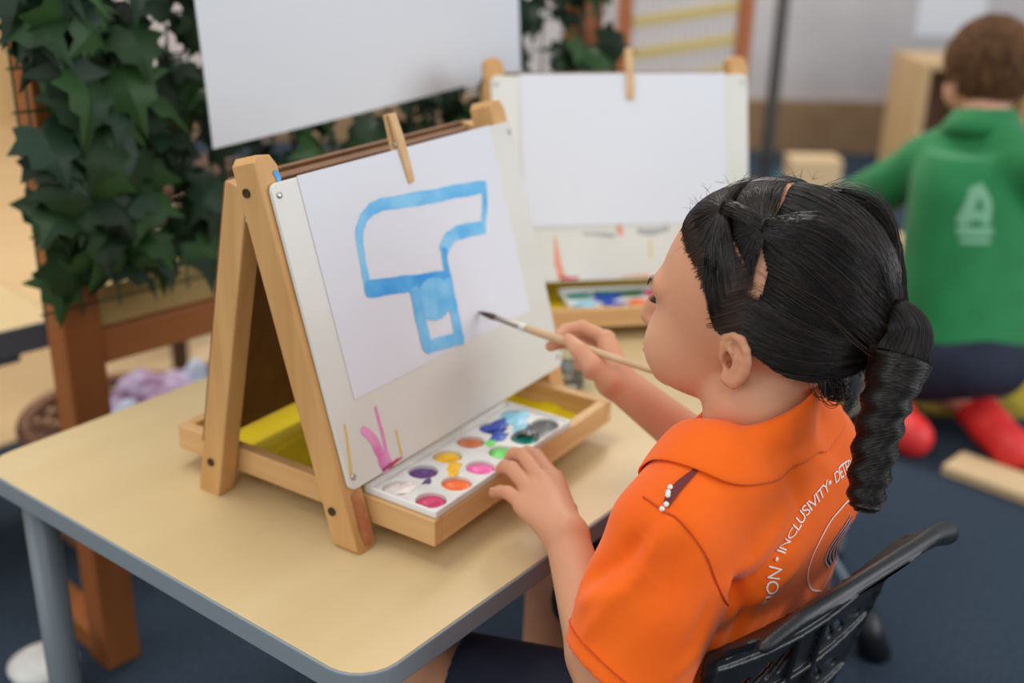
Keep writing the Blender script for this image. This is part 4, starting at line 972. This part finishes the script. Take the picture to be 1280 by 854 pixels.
# ------------------------------------------------------------------ the boy in green, kneeling with his back turned
boy = empty('person', (2.05, .22, 0), 0, 'child in green polo shirt with wavy brown hair kneeling on the carpet, back turned', 'person', 'children in the classroom')
M_skin2 = mat('fair_skin', (222, 168, 142), .5, sss=.2); M_green = mat('green_cotton', (24, 128, 70), .8, (20, 118, 62), 14, sheen=.15); M_hair2 = mat('wavy_brown_hair', (150, 106, 66), .45, (98, 66, 40), 60)
M_redshoe = mat('red_rubber', (226, 48, 48), .5); M_crest = mat('pale_green_print', (120, 176, 140), .7)
bg = np.array([.70, .714, 0]); bl = np.array([-.714, .70, 0]); BZ = np.array([0, 0, 1.])
BH_ = at(1236, 82, 2.42)
def bd_(a, b, c): return BH_ + a * bg + b * bl + c * BZ
F = Field((1.55, -.35, .0), (2.75, .75, 1.02), .005)
head_prims(F, bd_, np.stack([bg, bl, BZ]), 1.02)
for s in (1, -1):
    F.ell(bd_(-.006, s * .075, -.038), (.014, .008, .026), np.stack([bg, bl, BZ]), .004); F.ell(bd_(-.002, s * .084, -.036), (.007, .006, .014), np.stack([bg, bl, BZ]), .003, 'cut')
bn = at(1228, 158, 2.40); bLS, bRS = at(1160, 205, 2.46), at(1296, 212, 2.30)
bhip = at(1196, 455, 2.42); bch = at(1216, 250, 2.40)
F.chain([bd_(-.02, 0, -.06), bn, bch], [.048, .044, .06], .02)
F.cap(bLS, bRS, .04, .04, .03); F.chain([bch, bhip], [.085, .095], .03)
bLE, bLWr = at(1078, 250, 2.58), at(1030, 290, 2.80); bRE, bRWr = at(1335, 300, 2.36), at(1330, 340, 2.62)
for S_, E_, W_ in ((bLS, bLE, bLWr), (bRS, bRE, bRWr)):
    F.chain([S_, E_, W_], [.042, .032, .022], .01); d_ = (W_ - E_) / np.linalg.norm(W_ - E_); sd_ = np.cross(d_, BZ)
    for q, L_f in ((-1.5, .055), (-.5, .066), (.5, .062), (1.5, .048)): F.chain([W_ + d_ * .01 + sd_ * q * .012, W_ + d_ * .045 + sd_ * q * .013, W_ + d_ * (.045 + L_f * .5) + sd_ * q * .013 - BZ * .006, W_ + d_ * (.045 + L_f) + sd_ * q * .012 - BZ * .016], [.014, .010, .008, .0065], .003)
    F.chain([W_ + d_ * .01, W_ + d_ * .04 + sd_ * .035 * -1, W_ + d_ * .065 + sd_ * .042 * -1], [.012, .009, .0075], .004)
bfoot = []
for s, toe in ((1, at(1135, 536, 2.33)), (-1, at(1268, 520, 2.26))):
    hp_ = bhip + bl * s * .07 + BZ * .01; kn = hp_ + bg * .22 + bl * s * .06; kn[2] = .062; an_ = np.array(toe) + bg * .13; an_[2] = .055
    F.chain([hp_, kn], [.075, .058], .02); F.chain([kn, an_], [.052, .034], .015); tt = np.array(toe); tt[2] = .04; F.chain([an_, tt], [.03, .024], .01); bfoot.append((an_, tt))
V, Q = F.surface(1); big_mesh('body', V, Q, M_skin2, boy, True, True)
# shirt
F = Field((1.6, -.45, .05), (2.75, .75, .92), .005)
bex, bey = bl, bg
def btor(X, Y, Z):
    t = np.clip((bch[2] + .10 - Z) / (bch[2] + .10 - .14), 0, 1); cx = bch[0] + (bhip[0] - bch[0]) * t; cy = bch[1] + (bhip[1] - bch[1]) * t; up = np.clip((Z - bch[2] - .02) / .09, 0, 1) ** 2
    rx = .135 + .006 * t - .03 * up; ry = .094 + .012 * t - .03 * up; u = ((X - cx) * bl[0] + (Y - cy) * bl[1]) / rx; v = ((X - cx) * bg[0] + (Y - cy) * bg[1]) / ry
    q = (np.abs(u) ** 2.4 + np.abs(v) ** 2.4) ** (1 / 2.4); return np.maximum((q - 1) * np.minimum(rx, ry), np.maximum(Z - bch[2] - .10, .145 - Z)) + 0 * (X + Y + Z)
F.fn(F.lo, (2.75, .75, .9), btor, .02)
F.chain([bn - BZ * .02, bLS], [.06, .058], .03); F.chain([bn - BZ * .02, bRS], [.06, .058], .03)
for S_, E_, W_ in ((bLS, bLE, bLWr), (bRS, bRE, bRWr)):
    d_ = (E_ - S_) / np.linalg.norm(E_ - S_); F.chain([S_, E_ + d_ * .02], [.056, .056], .03); F.cap(E_ - d_ * .02, E_ + d_ * .16, .048, .05, .004, 'cut')
F.chain([bch + bl * .115 - BZ * .02 - bg * .03, bch + bl * .05 - BZ * .16 - bg * .085], [.006, .004], .02); F.chain([bch + bl * .09 - BZ * .10 - bg * .06, bch + bl * .07 - BZ * .28 - bg * .09], [.006, .006], .02); F.chain([bch - bl * .02 - BZ * .25 - bg * .105, bch + bl * .08 - BZ * .30 - bg * .09], [.006, .004], .02)
V, Q = F.surface(1); big_mesh('shirt', V, Q, M_green, boy, True, True)
BBV = BVHTree.FromPolygons([Vector(v) for v in V], [tuple(int(i) for i in q) for q in Q])
V = []; Fc = []; n = 40
for i in range(n):
    a = 2 * math.pi * i / n
    for r, z in ((.052, .0), (.05, .040), (.056, .043), (.074, .012), (.080, -.006)): V.append(tuple(bn + BZ * (z - .006 + .010 * math.cos(a - math.pi)) + bg * r * math.cos(a) + bl * r * 1.08 * math.sin(a)))
for i in range(n):
    for j in range(4): Fc.append([i * 5 + j, i * 5 + j + 1, ((i + 1) % n) * 5 + j + 1, ((i + 1) % n) * 5 + j])
cl = mesh('collar', (V, Fc), M_green, boy, True, True); md = cl.modifiers.new('thickness', 'SOLIDIFY'); md.thickness = .003
# crest on the back: ring, seated figure mark and base bar, laid on the cloth
cc = at(1214, 258, 2.3)
def onback(u, v, off=.0015):
    p = Vector(cc - bl * u * 1.0 + BZ * v - bg * .3); h = BBV.ray_cast(p, Vector(bg)); return (np.array(h[0]) - bg * off) if h[0] is not None else None
def backstrip(name, P, w):
    P = crom(P, 6); T = np.gradient(P, axis=0); T /= np.linalg.norm(T, axis=1)[:, None] + 1e-9; V = []; Fc = []
    for p, t in zip(P, T):
        for s in (.5, -.5):
            q = onback(p[0] - t[1] * w * s, p[1] + t[0] * w * s)
            if q is None: return
            V.append(tuple(q))
    for i in range(len(P) - 1): Fc.append([2 * i, 2 * i + 1, 2 * i + 3, 2 * i + 2])
    mesh(name, (V, Fc), M_crest, boy, False, True)
backstrip('crest_ring', [(.105 * math.cos(a), .105 * math.sin(a)) for a in np.linspace(-4.0, .9, 26)], .006)
for P, w in (([(-.028, -.03), (-.012, .005), (.0, .04)], .022), ([(.004, .045), (.022, .01), (.018, -.03)], .018), ([(-.035, -.042), (.0, -.044), (.034, -.042)], .016), ([(-.02, -.018), (.012, -.01)], .018), ([(-.03, -.062), (.03, -.062)], .01)): backstrip('crest_mark', P, w)
# shorts, shoes
F = Field((1.6, -.45, .0), (2.85, .85, .36), .006)
F.ell(bhip + BZ * .02, (.13, .13, .085), None, .03)
for s in (1, -1): hp_ = bhip + bl * s * .07 + BZ * .01; kn = hp_ + bg * .22 + bl * s * .06; kn[2] = .062; F.cap(hp_, hp_ + (kn - hp_) * .75, .088, .075, .03)
F.fn(F.lo, (2.85, .85, .02), lambda X, Y, Z: Z - .012 + 0 * (X + Y + Z), .004, 'cut')
V, Q = F.surface(1); big_mesh('shorts', V, Q, M_navy, boy, True, True)
for k, (an_, tt) in enumerate(bfoot):
    d_ = tt - an_; d_[2] = 0; d_ /= np.linalg.norm(d_); F = Field(np.minimum(an_, tt) - .1, np.maximum(an_, tt) + .1, .004)
    F.chain([an_ + BZ * .004, (an_ + tt) / 2, tt + d_ * .02], [.045, .040, .042], .015); F.fn(F.lo, np.maximum(an_, tt) + .1, lambda X, Y, Z: Z - .001 + 0 * (X + Y + Z), .003, 'cut')
    V, Q = F.surface(1); sh_ = big_mesh('shoe', V, Q, M_redshoe, boy, True, True)
    c_ = an_ + BZ * .012; mesh('sock_band', tube([c_ + .040 * (math.cos(a) * bl + math.sin(a) * BZ) for a in np.linspace(0, 2 * math.pi, 22)], .006, 6), M_white_pl, sh_, True, True)
# hair: cap of wavy locks
u0 = rnd_dirs(9000); u0 = u0[(u0[:, 2] > np.interp(u0[:, 0], [-1, -.3, .3, 1], [-.62, -.52, .05, .45]))][:3600]; n = len(u0); T = np.linspace(0, 1, 9)
swl = np.cross(u0, rnd_dirs(n) * .5 + np.array([.2, 0, 1])); P = u0[:, None] * (1 + 0 * T[None, :, None]) + swl[:, None] * (.24 * T)[None, :, None] + .07 * np.sin(T * 8 + RNG.uniform(0, 6, (n, 1)))[..., None] * np.array([.3, .3, 1]); P[..., 2] -= .16 * T[None] ** 2
P /= np.linalg.norm(P, axis=2, keepdims=True); kk = 1.0 + .07 * T[None] * RNG.uniform(.4, 1.7, (n, 1)) + .025 * np.sin(T[None] * 9 + RNG.uniform(0, 6, (n, 1)))
P = BH_ + ((P * np.array([.099, .081, .094]) * kk[..., None]) + np.array([-.004, 0, .004])) @ np.stack([bg, bl, BZ])
hb = strands_mesh('hair', P, np.tile(np.linspace(.0016, .0007, 9), (n, 1)), M_hair2, boy)
ca = ball((0, 0, 0), 1, 40, 26); Vv = np.array(ca[0]); okv = Vv[:, 2] > np.interp(Vv[:, 0], [-1, -.3, .3, 1], [-.60, -.50, .08, .5])
mesh('hair_cap', (BH_ + (Vv * np.array([.0975, .0795, .0925]) + np.array([-.004, 0, .004])) @ np.stack([bg, bl, BZ]), [f for f in ca[1] if all(okv[i] for i in f)]), M_hair2, boy, True, True)
for s in (1, -1): mesh('eye', ball(tuple(bd_(.074, s * .027, -.032)), .0112, 14, 9), M_iris, boy, True, True)
# tub added in place of an unidentified red object beside him
rb = empty('red_stand_in', tuple(at(1326, 380, 3.0)[:2]) + (0,), .4, 'orange red tub shape standing in for an unidentified object at the right edge beside the child in green', 'tub')
mesh('tub', lathe([(.075, .0), (.085, .004), (.105, .40), (.112, .405), (.112, .42), (.10, .42), (.08, .02), (.001, .02)], 24), mat('orange_red_plastic', (232, 72, 40), .5), rb, True)
mesh('rim', lathe([(.108, .405), (.118, .408), (.118, .424), (.108, .426)], 24, False), mat('tub_rim_white', (226, 224, 226), .5), rb, True)
# ------------------------------------------------------------------ background things
def wicker(label, c, r, h):
    t = empty('wicker_basket', c, 0, label, 'basket')
    for i, z in enumerate(np.arange(.008, h, .013)):
        rr = r * (.78 + .22 * z / h); a = np.linspace(0, 2 * math.pi, 41)
        mesh('woven_band', tube([(rr * math.cos(q) * (1 + .012 * (-1) ** (j + i)), rr * math.sin(q) * (1 + .012 * (-1) ** (j + i)), z) for j, q in enumerate(a)], .0055, 5, False), M_wicker, t, True)
    a = np.linspace(0, 2 * math.pi, 41); mesh('rim', tube([(r * 1.02 * math.cos(q), r * 1.02 * math.sin(q), h) for q in a], .011, 8, False), M_wicker, t, True)
    mesh('base', xf(lathe([(.001, .0), (r * .78, .0), (r * .78, .008), (.001, .008)], 24), Matrix.Identity(4)), M_wicker, t)
    for q in np.linspace(0, 2 * math.pi, 24, endpoint=False): mesh('stake', tube([(r * .79 * math.cos(q), r * .79 * math.sin(q), .004), (r * 1.0 * math.cos(q), r * 1.0 * math.sin(q), h)], .004, 5), M_wicker, t)
    return t
wicker('round brown wicker basket on the carpet behind the table', (.505, 1.07, 0), .165, .20)
def crumple(name, label, loc, m, s, seed):
    r = np.random.default_rng(seed); V, F = ball((0, 0, 0), 1, 20, 12); V = np.array(V); ph = r.uniform(0, 6, 6)
    d = 1 + .18 * np.sin(5 * V[:, 0] + ph[0]) + .16 * np.sin(6 * V[:, 1] + ph[1]) + .14 * np.sin(7 * V[:, 2] + 4 * V[:, 0] + ph[2])
    V = V * d[:, None] * np.array(s); V[:, 2] -= V[:, 2].min()
    o = mesh(name, (V, F), m, None, True); o.location = loc; return tag(o, label, 'cloth', 'cloths in the basket')
M_lilac = mat('lilac_print_cloth', (196, 176, 208), .8, (128, 84, 118), 22, lo=.45, hi=.6)
M_palecl = mat('pale_blue_cloth', (206, 218, 234), .8, (186, 196, 220), 20)
crumple('cloth', 'lilac patterned cloth heaped in the basket', (.54, 1.04, .095), M_lilac, (.09, .08, .075), 1)
crumple('cloth', 'pale blue cloth at the left of the basket heap', (.455, 1.0, .095), M_palecl, (.055, .05, .07), 2)
crumple('cloth', 'pale blue grey cloth at the right of the basket heap', (.62, 1.05, .095), M_palecl, (.06, .05, .07), 3)
# dark framed chair legs on the timber floor
st = empty('stool', (1.05, 1.72, .006), .3, 'dark brown stool with slim legs and cross bars standing on the timber floor', 'stool')
M_dkwood = wood('dark_timber', (74, 48, 30), (90, 60, 38), 2, 30)
mesh('seat', box((-.16, -.16, .40), (.16, .16, .43), .006), M_dkwood, st)
for sx in (-1, 1):
    for sy in (-1, 1): mesh('leg', xf(box((-.014, -.014, 0), (.014, .014, .40), .002), Matrix.Translation((sx * .135, sy * .135, 0))), M_dkwood, st)
    mesh('cross_bar', box((sx * .135 - .009, -.121, .21), (sx * .135 + .009, .121, .235), .002), M_dkwood, st); mesh('cross_bar', box((-.121, sx * .135 - .009, .26), (.121, sx * .135 + .009, .285), .002), M_dkwood, st)
# white plastic tub on the carpet at bottom left
tb = empty('plastic_tub', (.128, .745, 0), 0, 'rounded white plastic tub on the carpet beside the grey table leg', 'tub')
mesh('tub', lathe([(.028, 0), (.036, .003), (.042, .062), (.043, .068), (.039, .073), (.018, .081), (.001, .083)], 28), M_white_pl, tb, True)
mesh('lid_rim', xf(lathe([(.0425, .061), (.0455, .063), (.0455, .068), (.042, .070)], 28, False), Matrix.Identity(4)), M_white_pl, tb, True)
# second divider with yellow rails, far behind
sd = empty('slatted_screen', tuple(at(852, 60, 3.3)[:2]) + (0,), WA + .10, 'far timber screen with orange brown posts and pale yellow rails', 'screen')
for x in (-.172, .18): mesh('post', box((x - .02, -.02, 0), (x + .02, .02, 1.7), .003), mat('orange_timber', (176, 104, 62), .5) if x < 0 else bpy.data.materials['orange_timber'], sd)
M_slat = mat('pale_yellow_timber', (206, 186, 124), .6)
for z in (.45, .545, .635, .725, .815, .905): mesh('slat', xf(box((-.152, -.008, -.016), (.16, .008, .016), .002), Matrix.Translation((0, 0, z)) @ Matrix.Rotation(math.radians(-9), 4, 'Y')), M_slat, sd)
mesh('wire_panel', join(*[box((x - .0015, .004, .45), (x + .0015, .006, 1.6)) for x in np.arange(-.15, .16, .02)]), mat('pale_wire', (214, 210, 204), .5), sd)
# grey pole in front of the wall
pb = at(962, 162, 4.35); pz = float(pb[2])
pl = empty('grey_pole', (pb[0], pb[1], 0), 0, 'slim dark grey pole standing in front of the pale wall', 'pole')
mesh('pole', lathe([(.024, .012), (.024, 2.3)], 16), mat('pole_grey', (112, 110, 110), .5), pl, True)
mesh('base_plate', lathe([(.06, 0), (.06, .008), (.03, .014)], 20), bpy.data.materials['pole_grey'], pl, True)
# wooden open shelf unit and notice on the wall
def wframe(s, d): return Matrix.Translation((4.05, 1.75, 0)) @ Matrix.Rotation(WA, 4, 'Z') @ Matrix.Translation((s, -d, 0))
sh = bpy.data.objects.new('shelf_unit', None); COL.objects.link(sh); sh.matrix_basis = Matrix.Translation(Vector((at(1196, 100, 4.2)[0], at(1196, 100, 4.2)[1], 0))) @ Matrix.Rotation(WA, 4, 'Z')
tag(sh, 'pale open timber shelf unit behind the child in green', 'shelf')
M_shelf = wood('shelf_birch', (196, 162, 118), (208, 176, 132), 2, 12); M_shelfin = wood('shelf_brown_back', (104, 72, 50), (116, 82, 58), 2, 12)
for x in (-.175, .60): mesh('side_panel', box((x - .016, -.17, 0), (x + .016, .17, .51), .002), M_shelf, sh)
for z in (.015, .498): mesh('shelf_board', box((-.159, -.165, z - .012), (.584, .158, z + .012), .002), M_shelf, sh)
mesh('back_panel', box((-.163, .159, .0), (.588, .169, .51)), M_shelfin, sh)
mesh('divider_panel', box((.20, -.16, .027), (.215, .158, .486), .001), M_shelf, sh)
nt = bpy.data.objects.new('notice_sheet', None); COL.objects.link(nt); np_ = at(1172, 24, 4.86); nt.matrix_basis = wframe(float((np_[0] - 4.05) * .6124 + (np_[1] - 1.75) * -.7903), .004)
tag(nt, 'white notice sheet on the far wall above the shelf unit', 'paper'); mesh('sheet', box((-.10, -.002, .50), (.19, .0, .92)), M_paper, nt)
# building blocks on the carpet
M_blk = wood('block_beech', (220, 190, 146), (230, 202, 160), 0, 14)
def block(name, label, loc, size, rz, notch=False, m=None, part=None):
    t = empty(name, loc, rz, label, 'block', 'wooden blocks on the carpet'); a, b, c = size
    mesh('body', box((-a / 2, -b / 2, 0), (a / 2, b / 2, c), .004), m or M_blk, t)
    mesh('groove', box((-a / 2 + .02, -b / 2 + .012, c - .0005), (a / 2 - .02, -b / 2 + .016, c + .0004)), M_peg, t)
p0 = at(1015, 214, 4.3); block('wooden_block', 'pale wooden block by the far wall above the head of the child in orange', (p0[0], p0[1], 0), (.19, .12, .14), WA)
p0 = at(1100, 300, 3.05); block('wooden_block', 'large pale hollow wooden block seen under the arm of the child in green', (p0[0], p0[1], 0), (.24, .2, .20), WA - .3)
tag(mesh('teal_mat', prism(rrect(-.20, .07, .12, .30, .04), 0, .012, .002), mat('teal_foam', (40, 118, 136), .7)), 'teal foam mat on the carpet by the far wall', 'mat')
q0 = at(1035, 222, 4.3); bpy.data.objects['teal_mat'].matrix_basis = Matrix.Translation((q0[0], q0[1], .0)) @ Matrix.Rotation(WA, 4, 'Z')
# plank in front of the boy
pk = empty('wooden_plank', (1.625, -.14, 0), math.radians(-97), 'pale wooden plank lying on the carpet at the right edge', 'plank')
mesh('body', box((-.15, -.045, 0), (.35, .045, .022), .004), M_blk, pk)
mesh('end_grain', box((-.1506, -.04, .003), (-.1500, .04, .019)), M_peg, pk)
# yellow mat under the boy
ym = mesh('yellow_mat', prism(rrect(-.30, -.3, .30, .3, .05), 0, .004, .001), mat('olive_yellow_foam', (170, 152, 24), .7, (150, 132, 20), 14)); ym.matrix_basis = Matrix.Translation((2.16, .22, 0)) @ Matrix.Rotation(math.radians(36), 4, 'Z')
tag(ym, 'yellow foam mat on the carpet under the child in green', 'mat')
